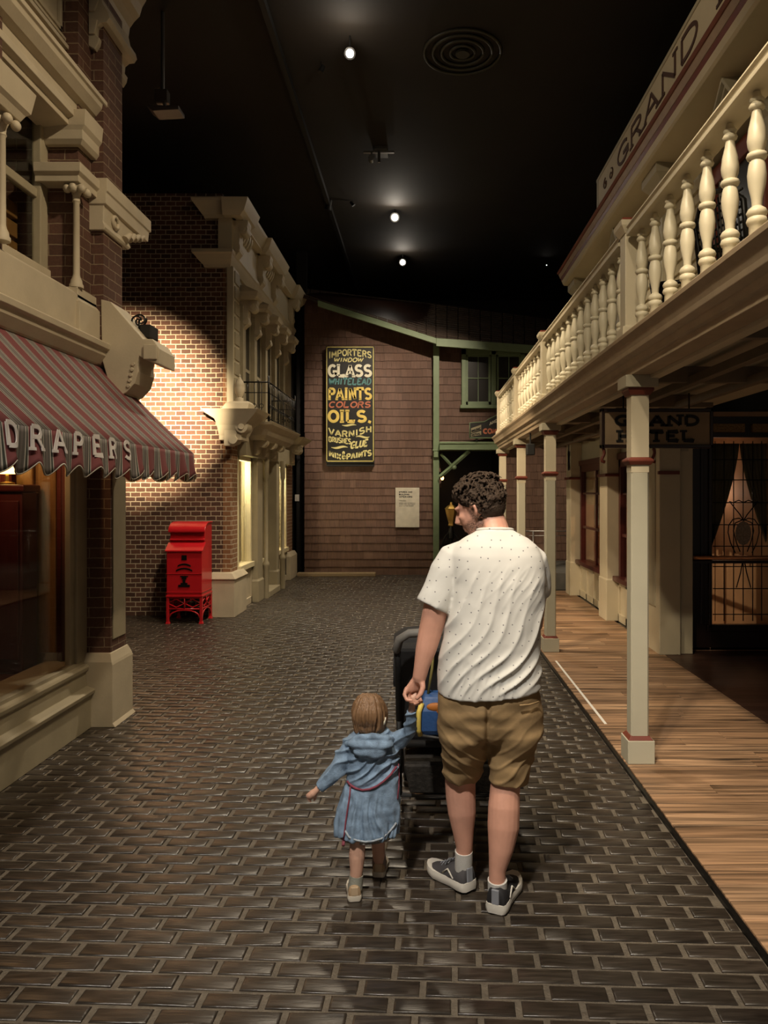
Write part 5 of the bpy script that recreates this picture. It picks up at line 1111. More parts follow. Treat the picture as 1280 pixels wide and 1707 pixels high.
# ---- head in its own frame: +x nose, +z crown
Mh = Matrix.Translation(P(800, 850, 3.17)) @ Matrix.Rotation(math.radians(157), 4, 'Z') @ Matrix.Rotation(math.radians(22), 4, 'Y')
def head_shapes(m_, s=1.0):
    st = len(m_.v)
    m_.ball((-.012, 0, .030), (.096, .076, .092), 20, 14)
    m_.ball((.030, 0, -.015), (.068, .062, .075), 18, 12)
    m_.ball((.045, 0, -.068), (.042, .044, .038), 14, 10)          # jaw and chin
    m_.ball((.068, 0, -.088), (.022, .024, .020), 12, 8)
    m_.ball((.01, 0, -.062), (.055, .056, .03), 14, 10)
    m_.ball((.083, 0, .038), (.018, .045, .012), 12, 8)           # brow
    for s_ in (-1, 1):
        m_.ball((.062, s_*.034, -.005), (.028, .024, .022), 12, 8)   # cheek
        m_.tube([(.004, s_*.073, -.025), (-.008, s_*.079, -.008), (-.012, s_*.084, .012), (-.004, s_*.083, .026), (.006, s_*.078, .022)], [.008, .009, .009, .008, .006], 8, True)
        m_.ball((.002, s_*.076, -.018), (.008, .007, .010), 8, 6)
    m_.tube([(.090, 0, .028), (.104, 0, .005), (.116, 0, -.014), (.100, 0, -.022)], [.009, .011, .013, .010], 10, True)
    for s_ in (-1, 1): m_.ball((.102, s_*.011, -.018), (.010, .007, .007), 8, 6)
    m_.tube([(.086, -.020, -.048), (.095, 0, -.046), (.086, .020, -.048)], .007, 8, True)
    m_.tube([(.084, -.017, -.058), (.092, 0, -.060), (.084, .017, -.058)], .0075, 8, True)
    if s != 1: m_.xf(Matrix.Scale(s, 4), st)
    return st
skm = MB(); st = head_shapes(skm); skm.xf(Mh, st)
# neck
skm.tube([P(815, 858, 3.17), P(822, 880, 3.15), P(826, 905, 3.13)], [.060, .063, .075], 18)
# hidden core of the trunk keeps the body in one piece
skm.loft([ell(P(px, py, 3.13).x, 3.13, P(px, py, 3.13).z, a, b_) for px, py, a, b_ in ((826, 900, .09, .06), (824, 925, .15, .08), (824, 1000, .17, .11), (818, 1100, .16, .11), (815, 1160, .16, .10), (815, 1210, .15, .08))])
# left arm (viewer left) reaching down to the child
LA = [(768, 935, 3.13), (744, 965, 3.12), (727, 1010, 3.11), (718, 1050, 3.11), (710, 1082, 3.10), (703, 1110, 3.09), (699, 1130, 3.09)]
skm.tube([P(*p) for p in LA], [.042, .050, .053, .050, .044, .033, .029], 16, True)
# right arm goes forward to the stroller handle
RA = [(880, 942, 3.13), (893, 985, 3.18), (888, 1040, 3.28), (865, 1050, 3.40), (838, 1052, 3.50)]
skm.tube([P(*p) for p in RA], [.040, .050, .045, .038, .030], 14, True)
# legs
RL = [(853, 1205, 3.13), (850, 1250, 3.13), (842, 1312, 3.12), (840, 1345, 3.10), (839, 1378, 3.09), (835, 1415, 3.075), (829, 1450, 3.065), (828, 1475, 3.065), (829, 1492, 3.07)]
skm.tube([P(*p) for p in RL], [.085, .080, .062, .066, .066, .052, .035, .034, .036], 18, True)
LL = [(780, 1205, 3.15), (774, 1250, 3.19), (767, 1305, 3.22), (768, 1330, 3.215), (770, 1355, 3.205), (772, 1385, 3.20), (774, 1412, 3.20), (773, 1432, 3.205), (772, 1448, 3.21)]
skm.tube([P(*p) for p in LL], [.085, .080, .066, .064, .060, .046, .036, .034, .034], 18, True)
# hands: palm plus five bent digits
def hand(m_, wrist, knuck, side, digits, thumb, pr_=(.024, .030)):
    w0, k0 = Vector(wrist), Vector(knuck); s_ = Vector(side).normalized()
    n_ = 10; ax = (k0-w0).normalized(); nr = ax.cross(s_).normalized(); rings = []
    for t_, wd, tk_ in ((-.15, .024, .020), (.2, .030, .018), (.6, .039, .016), (1.0, .040, .014), (1.12, .034, .010)):
        c = w0.lerp(k0, t_); rings.append([c+s_*wd*math.cos(2*PI*i/n_)+nr*tk_*math.sin(2*PI*i/n_) for i in range(n_)])
    m_.loft(rings)
    for d in digits: m_.tube([Vector(p) for p in d], [.0095, .0092, .0085, .0075][:len(d)], 8, True)
    m_.tube([Vector(p) for p in thumb], [.0125, .0115, .0095][:len(thumb)] if len(thumb) <= 3 else [.014, .0125, .011, .009], 8, True)
def q3(px, py, dy=0, Y=3.10): return P(px, py, Y+dy)
hand(skm, q3(698, 1128), q3(689, 1150), (1, .35, 0),
     [[q3(677, 1148, -.01), q3(674, 1158, -.02), q3(678, 1167, -.035), q3(686, 1168, -.04)],
      [q3(683, 1152, .0), q3(681, 1163, .0), q3(685, 1172, -.015), q3(692, 1173, -.025)],
      [q3(690, 1154, .015), q3(690, 1166, .015), q3(694, 1174, .0), q3(699, 1172, -.015)],
      [q3(697, 1152, .03), q3(699, 1163, .03), q3(702, 1169, .015), q3(703, 1170, .0)]],
     [q3(703, 1135, -.02), q3(705, 1146, -.035), q3(701, 1157, -.045), q3(695, 1164, -.05)])
hw0, hk0 = P(838, 1052, 3.50), P(826, 1052, 3.555)
hand(skm, hw0, hk0, (0, .2, 1), [[hk0+Vector((-.008, .01, .03-.02*k)), hk0+Vector((-.03, .035, .03-.02*k)), hk0+Vector((-.045, .025, .026-.02*k)), hk0+Vector((-.045, .0, .024-.02*k))] for k in range(4)],
     [hw0+Vector((-.01, 0, .03)), hk0+Vector((-.02, -.02, .05)), hk0+Vector((-.045, -.01, .055))])
body_me = fuse(skm, .0048, 3, .5)
bv, _ = verts(body_me); inv = np.array(Mh.inverted()); loc = (np.c_[bv, np.ones(len(bv))] @ inv.T)[:, :3]
def sstep(x, a, b): t_ = np.clip((x-a)/(b-a), 0, 1); return t_*t_*(3-2*t_)
xx_, yy_, zz2 = loc[:, 0], np.abs(loc[:, 1]), loc[:, 2]
jaw = sstep(-zz2, .030+.0*xx_, .044)*sstep(xx_, -.022, -.006)*sstep(-zz2, -.2, .03)*(1-sstep(-zz2, .112, .125))
jaw *= 1-.9*np.exp(-((zz2+.053)/.010)**2-(yy_/.020)**2)*sstep(xx_, .07, .08)
burn = sstep(xx_, -.010, .000)*(1-sstep(xx_, .022, .036))*sstep(-zz2, -.03, .0)*sstep(yy_, .04, .055)*(1-sstep(-zz2, .05, .06))
cheek = sstep(-zz2, .008+.30*np.clip(xx_, 0, .1), .030+.22*np.clip(xx_, 0, .1))*sstep(xx_, -.012, .0)*(1-sstep(xx_, .075, .09))*.85
bd = np.clip(np.maximum(np.maximum(jaw, burn), cheek*(1-sstep(-zz2, .11, .125))), 0, 1)
bd[np.linalg.norm(loc-np.array([.02, 0, -.03]), axis=1) > .135] = 0
at = body_me.attributes.new('beard', 'FLOAT', 'POINT'); at.data.foreach_set('value', bd.astype(np.float32))
nt = skin.node_tree; L = nt.links; bs = nt.nodes['Principled BSDF']; src = bs.inputs['Base Color'].links[0].from_socket
an = N(nt, 'ShaderNodeAttribute', attribute_name='beard'); nz = N(nt, 'ShaderNodeTexNoise', Scale=260.0, Detail=3.0); L.new(N(nt, 'ShaderNodeTexCoord').outputs['Object'], nz.inputs['Vector'])
mr = N(nt, 'ShaderNodeMapRange'); mr.inputs[1].default_value = .35; mr.inputs[2].default_value = .62; mr.inputs[3].default_value = .45; mr.inputs[4].default_value = 1.0; L.new(nz.outputs[0], mr.inputs[0])
mu = N(nt, 'ShaderNodeMath', operation='MULTIPLY'); L.new(an.outputs['Fac'], mu.inputs[0]); L.new(mr.outputs[0], mu.inputs[1])
mb_ = N(nt, 'ShaderNodeMix', data_type='RGBA'); L.new(mu.outputs[0], mb_.inputs[0]); L.new(src, mb_.inputs[6]); mb_.inputs[7].default_value = (.095, .050, .034, 1); L.new(mb_.outputs[2], bs.inputs['Base Color'])
body = finish(body_me, 'body', [skin], MAN)
# curly hair
rnd = random.Random(3); hm = MB()
hm.ball((-.020, 0, .045), (.098, .082, .086), 22, 14); hm.ball((-.050, 0, -.005), (.062, .070, .062), 16, 12); hm.ball((.038, 0, .088), (.058, .062, .042), 14, 10)
def on_scalp():
    while True:
        v = Vector((rnd.gauss(0, 1), rnd.gauss(0, 1), rnd.gauss(0, 1))).normalized()
        p = Vector((-.018+.102*v.x, .086*v.y, .045+.090*v.z))
        if p.z < -.07: continue
        if p.x > .03 and p.z < .078: continue
        if p.x > .0 and p.z < .030: continue
        if -.02 < p.x < .03 and abs(p.y) > .05 and p.z < .015: continue
        return p, v
for k in range(430):
    p, v = on_scalp()
    if p.x < -.03 and p.z < -.03: p.x *= .92; p.y *= .92
    u_ = v.orthogonal().normalized(); w2 = v.cross(u_); a0 = rnd.random()*6.3; R_ = rnd.uniform(.006, .012); r0 = rnd.uniform(.0032, .0055)
    lift = rnd.uniform(-.004, .008)+(.012 if (p.z > .085 or p.x > .04) else 0)
    pts = [p+v*(lift+.0015*i)+(u_*math.cos(a0+i*.8)+w2*math.sin(a0+i*.8))*R_ for i in range(6)]
    hm.tube(pts, [r0*.7, r0, r0*1.1, r0, r0*.9, r0*.6], 6, True)
hm.xf(Mh); finish(fuse(hm, .0026, 1, .4), 'curly_hair', [hair_m], MAN)

# ---- t-shirt
ts = MB()
rows = [(1160, 729, 902, .168), (1130, 728, 901, .168), (1095, 733, 899, .162), (1055, 741, 902, .158), (1015, 748, 907, .152), (975, 752, 909, .148), (945, 748, 906, .138), (928, 748, 902, .128), (912, 756, 894, .112), (899, 772, 880, .092), (889, 790, 862, .078), (883, 797, 852, .070)]
rg_ = []
for py, l, r_, b_ in rows:
    a, c = P(l, py, 3.12), P(r_, py, 3.12); e = 2.35
    rg_.append(ell((a.x+c.x)/2, 3.12, P(l, py, 3.12-b_*.8).z, (c.x-a.x)/2, b_, 44, e, tilt=(.10 if py > 1120 else 0)*(1 if py > 1100 else 0), tx=.06 if py > 1100 else 0))
ts.loft(rg_)
ts.tube([P(772, 922, 3.13), P(757, 930, 3.13), P(745, 952, 3.125), P(735, 982, 3.12), P(721, 1012, 3.11)], [.055, .068, .072, .073, .076], 22)
ts.tube([P(875, 922, 3.13), P(888, 934, 3.14), P(893, 958, 3.17), P(893, 990, 3.20)], [.055, .062, .064, .066], 20)
tme = fuse(ts, .0052, 16, .5)
a, n = verts(tme)
# drawn folds: they run from the left hip up toward the right shoulder
u = a[:, 0]-P(728, 1150, 3.1).x; zz_ = a[:, 2]-P(728, 1150, 3.1).z
s = u*.86-zz_*(.50+.25*np.clip(u, 0, .4))+.10*u*u
wob = np.array([noise.noise(Vector((x*3, 0, z*3))) for x, z in zip(u, zz_)]); wob2 = np.array([noise.noise(Vector((x*9+5, 2, z*5))) for x, z in zip(u, zz_)])
ph = s*2*PI/.058+wob*8.5
ph2 = (s*1.12+zz_*.08)*2*PI/.034+wob2*6+2
rid = ((1-np.abs(np.sin(ph/2)))**1.5-.35)+.42*((1-np.abs(np.sin(ph2/2)))**1.6-.3)*np.clip(.4+1.6*wob, 0, 1.3)
back = np.clip((3.12-a[:, 1])/.12, 0, 1); low = np.clip((P(0, 935, 3.1).z-a[:, 2])/.22, 0, 1)
arm = a[:, 0] < P(746, 0, 3.1).x
amp = .0085*low*(.35+.65*back)*(.55+.9*np.abs(wob2)*2.2)
amp *= .3+.7*np.clip((a[:, 2]-P(0, 1165, 3.0).z)/.06, 0, 1)
amp[arm & (a[:, 2] > P(0, 1030, 3.1).z)] *= .45
a = a+n*(rid*amp)[:, None]
fine = np.array([noise.noise(Vector(p*16)) for p in a]); a += n*(fine*.0022)[:, None]
# hem band and the crease where sleeve meets trunk
hem = np.exp(-((a[:, 2]-(P(0, 1152, 3.1).z+.06*(a[:, 0]-.27)+.10*(a[:, 1]-3.12)))/.004)**2); a -= n*(hem*.003)[:, None]
put(tme, a); shirt = finish(tme, 't_shirt', [tee], MAN)
m_ = MB(); ring = ell(P(825, 0, 3.13).x, 3.13, P(0, 884, 3.12).z, .072, .070, 36, 2.1, tilt=-.12)
m_.tube(ring+[ring[0]], .0075, 8); m_.build('collar', tee, MAN, smooth=True)

# ---- shorts
sh_ = MB()
rr2 = [(1140, 734, 897, .150), (1170, 728, 902, .158), (1195, 728, 903, .160), (1215, 731, 900, .150), (1235, 740, 893, .128), (1250, 752, 880, .09)]
sh_.loft([ell((P(l, py, 3.13).x+P(r_, py, 3.13).x)/2, 3.13, P(l, py, 3.0).z, (P(r_, py, 3.13).x-P(l, py, 3.13).x)/2, b_, 40, 2.5) for py, l, r_, b_ in rr2])
sh_.tube([P(777, 1180, 3.12), P(777, 1215, 3.125), P(774, 1250, 3.16), P(770, 1288, 3.205)], [.118, .122, .100, .084], 30)
sh_.tube([P(855, 1180, 3.11), P(857, 1215, 3.11), P(853, 1252, 3.12), P(847, 1303, 3.12)], [.120, .120, .096, .078], 30)
sme = fuse(sh_, .0055, 5, .5); a, n = verts(sme)
wob = np.array([noise.noise(Vector((p[0]*5, p[1]*3, p[2]*7))) for p in a])
f1 = np.array([noise.noise(Vector((p[0]*7+p[2]*10, p[1]*4, p[2]*13-p[0]*8))) for p in a])
lowz = np.clip((P(0, 1180, 3.1).z-a[:, 2])/.2, 0, 1)
ph = (a[:, 2]*1.2+np.abs(a[:, 0]-P(815, 0, 3.1).x)*-.9)*2*PI/.075+wob*5
a += n*((f1*.012+(1-np.abs(np.sin(ph/2)))**2*.0065*np.clip(lowz, .15, 1)-.003))[:, None]
cx_ = P(813, 0, 3.0).x; cre = np.exp(-((a[:, 0]-cx_)/.010)**2)*np.clip((3.10-a[:, 1])/.05, 0, 1)
a[:, 1] += cre*.018
put(sme, a); finish(sme, 'shorts', [khaki], MAN)
m_ = MB(); p0, p1 = P(866, 1176, 2.965), P(898, 1170, 3.02); m_.tube([p0, p0.lerp(p1, .5)+Vector((0, -.012, 0)), p1], .0035, 6); m_.build('pocket_welt', khaki, MAN, smooth=True)

# ---- shoes
def shoe(heel, ang, L_, W_, pitch, par, mats, nm='sneaker', hgt=1.0, laces=True, sock=None):
    up_m, sole_m, acc_m = mats
    M = Matrix.Translation(Vector(heel)) @ Matrix.Rotation(math.radians(ang), 4, 'Z') @ Matrix.Rotation(math.radians(pitch), 4, 'X')
    prof_ = [(0, .30, .0), (.04, .42, .0), (.15, .47, 0), (.35, .42, 0), (.55, .46, 0), (.72, .52, .002), (.86, .45, .006), (.95, .30, .010), (1.0, .12, .014)]
    rings = []
    for z_, grow, in ((0, .96), (.010, 1.05), (.024, 1.06), (.036, .98)):
        ring = [(w_*W_*grow, t_*L_*1.0, z_*hgt+lf*(1 if z_ < .03 else 1.0)) for t_, w_, lf in prof_]+[(-w_*W_*grow, t_*L_, z_*hgt+lf) for t_, w_, lf in reversed(prof_)]
        rings.append(ring)
    s_ = MB().loft(rings).xf(M).build(nm+'_sole', sole_m, par, smooth=50)
    us = [(.02, .34, .085, .070), (.06, .42, .105, .02), (.18, .44, .100, .0), (.32, .42, .092, 0), (.45, .42, .085, 0), (.60, .44, .070, 0), (.75, .44, .055, 0), (.88, .36, .045, 0), (.97, .18, .034, 0)]
    rings = []
    for t_, w_, h_, lo in us:
        h_ = h_*hgt; ring = []
        for i in range(16):
            a_ = 2*PI*i/16; c, s2 = math.cos(a_), math.sin(a_); zc_ = .028*hgt; hh = h_-zc_
            ring.append((w_*W_*(abs(c)**.8)*(1 if c > 0 else -1), t_*L_, zc_+(hh*max(0, s2)**.85 if s2 > 0 else .012*s2)))
        rings.append(ring)
    u_ = MB().loft(rings).xf(M).build(nm+'_upper', up_m, par, smooth=True)
    m_ = MB(); m_.box(-.016, .016, -.006*0+.0, .012, .035*hgt, .095*hgt); m_.xf(M); m_.build('heel_tab', acc_m, u_, bevel=.004)
    if laces:
        m_ = MB()
        for k in range(4):
            y_ = L_*(.42+.08*k); z_ = (.094-.011*k)*hgt; m_.tube([(-.026, y_, z_-.008), (0, y_+.006, z_+.004), (.026, y_, z_-.008)], .0028, 6)
        m_.tube([(0, L_*.42, .095*hgt), (.022, L_*.40, .11*hgt), (.034, L_*.47, .09*hgt)], .0025, 6); m_.tube([(0, L_*.42, .095*hgt), (-.022, L_*.40, .11*hgt), (-.036, L_*.45, .088*hgt)], .0025, 6)
        m_.xf(M); m_.build('lace', acc_m, u_, smooth=True)
        m_ = MB()
        for s2 in (-1, 1): m_.tube([(s2*.040*W_/.095, L_*.25, .04*hgt), (s2*.038*W_/.095, L_*.38, .07*hgt), (s2*.040*W_/.095, L_*.5, .045*hgt)], .004, 6)
        m_.xf(M); m_.build('side_stripe', sole_m, u_, smooth=True)
    return M
sn_b = mat('black_knit', (.018, .017, .019), .75, var=.2, bump=.3, bscale=400, coord='obj'); sn_g = mat('grey_knit', (.075, .07, .075), .75, var=.2, bump=.3, bscale=400, coord='obj')
sn_w = mat('white_foam_sole', (.66, .62, .55), .6, var=.05, bump=.03, coord='obj'); sn_a = mat('grey_reflective', (.26, .27, .30), .5, bump=0, coord='obj')
hr_ = P(825, 1527, 3.01)
shoe((hr_.x, 3.015, .003), -24, .275, .098, 0, MAN, (sn_b, sn_w, sn_a))
hl_ = P(785, 0, 3.17)
shoe((hl_.x, 3.175, .012), 40, .265, .098, -3, MAN, (sn_g, sn_w, sn_a))
sock_m = mat('white_sock', (.66, .64, .60), .85, var=.05, bump=.4, bscale=300, coord='obj')
m_ = MB(); m_.tube([P(829, 1466, 3.063), P(829, 1476, 3.067), P(829, 1492, 3.07)], [.040, .040, .038], 20); m_.build('ankle_sock', sock_m, MAN, smooth=50)
m_ = MB(); m_.tube([P(773, 1418, 3.20), P(773, 1432, 3.205), P(772, 1454, 3.215)], [.038, .038, .037], 20); m_.build('ankle_sock', sock_m, MAN, smooth=50)

# ============================================================ toddler
G = thing('person', (-.2, 3.2, 0), 'toddler in a blue denim coat with red waist cord, walking beside the man', 'person')
Yg = 3.20
Mg = Matrix.Translation(P(617, 1200, 3.20)) @ Matrix.Rotation(math.radians(80), 4, 'Z') @ Matrix.Rotation(math.radians(14), 4, 'Y')
gk = MB(); st = head_shapes(gk, .80); gk.xf(Mg, st)
gk.tube([P(618, 1205, 3.20), P(620, 1235, 3.20)], [.036, .042], 12)
gk.loft([ell(P(px, py, Yg).x, Yg, P(px, py, Yg).z, a, b_, 24) for px, py, a, b_ in ((618, 1230, .045, .035), (619, 1248, .085, .05), (621, 1300, .08, .06), (618, 1350, .085, .065), (615, 1385, .085, .06))])
gk.tube([P(580, 1248, Yg), P(556, 1285, 3.18), P(533, 1312, 3.17), P(527, 1318, 3.165)], [.026, .022, .015, .013], 12, True)
gk.tube([P(657, 1240, Yg), P(680, 1222, 3.17), P(686, 1188, 3.12), P(687, 1176, 3.10)], [.026, .022, .015, .0135], 12, True)
gk.tube([P(597, 1375, 3.16), P(596, 1405, 3.155), P(595, 1428, 3.15), P(594, 1452, 3.145), P(592, 1474, 3.145)], [.038, .033, .034, .027, .024], 14, True)
gk.tube([P(628, 1375, 3.27), P(630, 1400, 3.29), P(631, 1420, 3.31), P(632, 1438, 3.33)], [.038, .031, .028, .024], 14, True)
def khand(w0, dr, sd, curl):
    w0, dr, sd = Vector(w0), Vector(dr).normalized(), Vector(sd).normalized(); cu_ = Vector(curl).normalized()
    gk.tube([w0, w0+dr*.018, w0+dr*.034], [.013, .017, .015], 10, True)
    for k, ln_ in enumerate((.020, .024, .023, .018)):
        b0 = w0+dr*.034+sd*(.012-.0085*k); gk.tube([b0, b0+dr*ln_*.6, b0+dr*ln_*.9+cu_*ln_*.5], [.0052, .005, .0042], 7, True)
    gk.tube([w0+dr*.012+sd*.014, w0+dr*.024+sd*.024, w0+dr*.036+sd*.024+cu_*.004], [.006, .0055, .0045], 7, True)
khand(P(527, 1318, 3.165), (-.6, .1, -.55), (.5, .2, -.7), (.5, 0, -.5))
khand(P(687, 1177, 3.10), (.1, 0, 1), (.8, -.4, 0), (0, .6, .3))
finish(fuse(gk, .0034, 2, .5), 'body', [skin_k], G)
# hair
hm = MB(); hm.ball((-.012, 0, .030), (.088, .073, .076), 24, 16)
hm.xf(Mg)
hc = P(616, 1196, 3.19)
def hz2(py): return P(0, py, 3.13).z
hm.loft([ell(hc.x+dx, 3.195+dy, hz2(py), a_, b_, 40, 2.0, tilt=-.25) for py, a_, b_, dx, dy in ((1163, .030, .028, -.002, .0), (1168, .050, .045, -.002, -.002), (1178, .066, .060, -.002, -.004), (1192, .073, .068, -.001, -.006), (1206, .072, .068, .002, -.008), (1216, .066, .062, .002, -.008), (1224, .064, .058, 0, -.008), (1231, .060, .050, -.002, -.006))])
hme = fuse(hm, .0034, 4, .5); a, n = verts(hme)
av = np.arctan2(a[:, 1]-3.19, a[:, 0]-hc.x); low = np.clip((hz2(1172)-a[:, 2])/.12, 0, 1)
st_f = np.array([noise.noise(Vector((t_*7, z_*7, 1.3)))+.6*noise.noise(Vector((t_*19, z_*9, 4.3))) for t_, z_ in zip(av, a[:, 2])])
a += n*(st_f*(.0035+.009*low))[:, None]
rag = np.clip((hz2(1214)-a[:, 2])/.04, 0, 1); a[:, 2] += rag*st_f*.028
put(hme, a); finish(hme, 'shoulder_length_hair', [hair_g], G)
c = P(641, 1203, 3.16); MB().tube([c+Vector((.004, 0, .018)), c, c+Vector((-.004, -.002, -.014))], [.003, .0045, .003], 8).build('hair_clip', mat('cream_plastic', (.75, .70, .55), .4, bump=0), G, smooth=True)
# coat
co = MB()
rows = [(1226, 592, 650, .055), (1238, 578, 660, .066), (1255, 573, 665, .076), (1275, 576, 665, .080), (1300, 578, 665, .082), (1325, 573, 666, .088), (1350, 566, 667, .096), (1375, 559, 666, .102), (1392, 556, 664, .104), (1400, 557, 663, .104)]
co.loft([ell((P(l, py, Yg).x+P(r_, py, Yg).x)/2, Yg, P(l, py, 3.12).z, (P(r_, py, Yg).x-P(l, py, Yg).x)/2, b_, 36, 2.3) for py, l, r_, b_ in rows])
co.tube([P(588, 1240, Yg), P(574, 1262, 3.19), P(560, 1284, 3.18), P(546, 1300, 3.175), P(532, 1313, 3.17)], [.040, .042, .038, .031, .024], 18)
co.tube([P(650, 1240, Yg), P(668, 1232, 3.19), P(682, 1220, 3.17), P(685, 1204, 3.14), P(686, 1184, 3.11)], [.038, .036, .032, .027, .024], 18)
cme = fuse(co, .0038, 4, .5); a, n = verts(cme)
w1 = np.array([noise.noise(Vector((p[0]*8, p[1]*8, p[2]*8))) for p in a]); w2_ = np.array([noise.noise(Vector((p[0]*26+p[2]*10, p[1]*20, p[2]*26))) for p in a])
zw = P(0, 1315, 3.12).z; below = np.clip((zw-a[:, 2])/.12, 0, 1)
ang_ = np.arctan2(a[:, 1]-Yg, a[:, 0]-P(613, 0, Yg).x)
a += n*(.006*below*np.sin(ang_*11+w1*4)+.003*below*np.sin(ang_*29+w1*9))[:, None]
up_ = np.clip((a[:, 2]-zw)/.05, 0, 1); ph = (a[:, 2]*1.1-a[:, 0]*.7)*2*PI/.05+w1*6
a += n*(up_*((1-np.abs(np.sin(ph/2)))**1.7*.012*(1-.55*np.clip((a[:, 0]-P(660, 0, 3.15).x)/.05, 0, 1))-.004)+w2_*.003)[:, None]
zl = zw+(a[:, 0]-P(600, 0, Yg).x)*.75*np.clip((a[:, 0]-P(600, 0, Yg).x)/.15, 0, 1)
cin = np.exp(-((a[:, 2]-zl)/.010)**2)*(np.abs(a[:, 0]-P(620, 0, Yg).x) < .13); a -= n*(cin*.007)[:, None]
tri_y = a.copy()
put(cme, a); coat = finish(cme, 'denim_coat', [denim], G)
def back_y(x, z):
    d = np.abs(tri_y[:, 0]-x)+np.abs(tri_y[:, 2]-z)*1.0; idx = np.argsort(d)[:24]; return float(tri_y[idx, 1].min())
def lay(pxs, off=.003):
    pts = []
    for px, py in pxs:
        q = P(px, py, 3.11); pts.append(Vector((q.x, back_y(q.x, q.z)-off, q.z)))
    return pts
redc = mat('dusty_red_cord', (.22, .045, .07), .8, bump=.1, coord='obj')
m_ = MB(); m_.tube(lay([(577, 1309), (583, 1313), (592, 1317), (604, 1318), (616, 1316), (628, 1311), (640, 1303), (650, 1295), (660, 1285)]), .0048, 8); m_.build('waist_cord', redc, G, smooth=True)
m_ = MB(); m_.tube(lay([(583, 1314), (582, 1330), (579, 1350), (576, 1370), (574, 1390), (572, 1400)]), .0035, 8); m_.tube(lay([(572, 1400), (572, 1403)])+[P(572, 1409, 3.1)], [.004, .006, .007], 8); m_.build('hanging_cord', redc, G, smooth=True)
m_ = MB(); m_.tube(lay([(663, 1283), (664, 1300), (664, 1320), (662, 1338)]), .003, 8); m_.build('hanging_cord', redc, G, smooth=True)
hp = [(574, 1384), (582, 1393), (594, 1398), (608, 1400), (622, 1399), (636, 1396), (650, 1389), (660, 1377)]
m_ = MB(); m_.tube(lay(hp, .002), .0042, 8); m_.build('coat_hem', denim_l, coat, smooth=True)
# hood lying on the back
hd = MB(); hd.ball(P(618, 1240, 3.13), (.098, .040, .030), 22, 12); hd.ball(P(617, 1252, 3.12), (.070, .030, .034), 20, 12); hd.tube([P(580, 1240, 3.17), P(592, 1232, 3.13), P(618, 1229, 3.115), P(645, 1230, 3.13), P(655, 1236, 3.17)], .016, 10, True)
hme = fuse(hd, .0036, 3); a, n = verts(hme); a += n*(np.array([noise.noise(Vector((p[0]*22, p[1]*18, p[2]*34))) for p in a])*.006)[:, None]; put(hme, a); finish(hme, 'hood', [denim], G)
# dress frill under the coat
fr_m = mat('patterned_frill', (.16, .15, .14), .8, var=.9, scale=55, bump=.1, coord='obj')
g = []; 
for z_, k_ in ((P(0, 1385, 3.12).z, .92), (P(0, 1400, 3.12).z, .94), (P(0, 1408, 3.12).z, .96)):
    g.append([Vector((P(610, 0, Yg).x+(.118+.006*math.sin(i*.9))*k_*math.cos(2*PI*i/56), Yg+(.086+.006*math.sin(i*.9))*k_*math.sin(2*PI*i/56), z_+.003*math.sin(i*.9))) for i in range(56)])
MB().loft(g, cap=False).build('dress_frill', fr_m, G, smooth=True)
fr_d = mat('pale_frill_dot', (.62, .55, .34), .8, bump=0, coord='obj')
for px in (580, 592, 617, 632, 645):
    q = P(px, 1402, 3.11); MB().ball((q.x, Yg-.093*math.sqrt(max(0, 1-((q.x-P(610, 0, Yg).x)/.125)**2)), q.z), (.008, .004, .007)).build('frill_dot', fr_d, G, smooth=True)
tan = mat('tan_suede', (.38, .26, .15), .75, var=.1, bump=.2, bscale=200, coord='obj'); tan_s = mat('cream_sole', (.62, .56, .46), .6, bump=0, coord='obj')
hq = P(592, 1499, 3.125)
shoe((hq.x, 3.105, .003), 8, .135, .062, 0, G, (tan, tan_s, mat('tan_strap', (.48, .35, .22), .7, bump=0, coord='obj')), 'shoe', .62, False)
hq = P(631, 0, 3.32)
shoe((hq.x, 3.30, .003), -6, .135, .062, 0, G, (tan, tan_s, MATS['tan_strap']), 'shoe', .62, False)
ss = mat('grey_green_sock', (.30, .30, .25), .85, var=.1, bump=.4, bscale=260, coord='obj')
m_ = MB(); m_.tube([P(594, 1458, 3.147), P(593, 1468, 3.147), P(592, 1480, 3.147)], [.029, .030, .031], 16); m_.build('sock', ss, G, smooth=40)
m_ = MB(); m_.tube([P(632, 1424, 3.325), P(632, 1434, 3.335), P(632, 1446, 3.345)], [.029, .031, .031], 16); m_.build('sock', mat('lilac_grey_sock', (.22, .17, .15), .85, bump=.3, coord='obj'), G, smooth=40)

# ============================================================ stroller and bag
ST = thing('stroller', (.12, 4.0, 0), 'black folding stroller with grey foam handle pushed by the man', 'stroller')
fab = mat('black_stroller_fabric', (.012, .011, .011), .8, var=.2, bump=.15, bscale=200); foam = mat('grey_foam_grip', (.16, .15, .135), .6, var=.1, bump=.1)
xl, xr = P(664, 0, 3.56).x, .40
hz_ = P(0, 1056, 3.56).z
m_ = MB(); m_.tube([(xl-.01, 3.60, hz_-.085), (xl+.005, 3.57, hz_-.03), (xl+.05, 3.56, hz_+.0), (.12, 3.56, hz_+.012), (xr-.05, 3.56, hz_), (xr-.005, 3.57, hz_-.03), (xr+.01, 3.60, hz_-.085)], .021, 12, True); m_.build('handlebar', foam, ST, smooth=True)
for x_ in (xl-.005, xr+.005):
    m_ = MB(); m_.tube([(x_, 3.60, hz_-.08), (x_, 3.68, hz_-.22), (x_, 3.80, .55), (x_, 4.25, .12)], .016, 10); m_.build('side_tube', black, ST, smooth=True)
    m_ = MB(); m_.tube([(x_, 3.80, .55), (x_, 3.92, .12)], .014, 10); m_.build('rear_strut', black, ST, smooth=True)
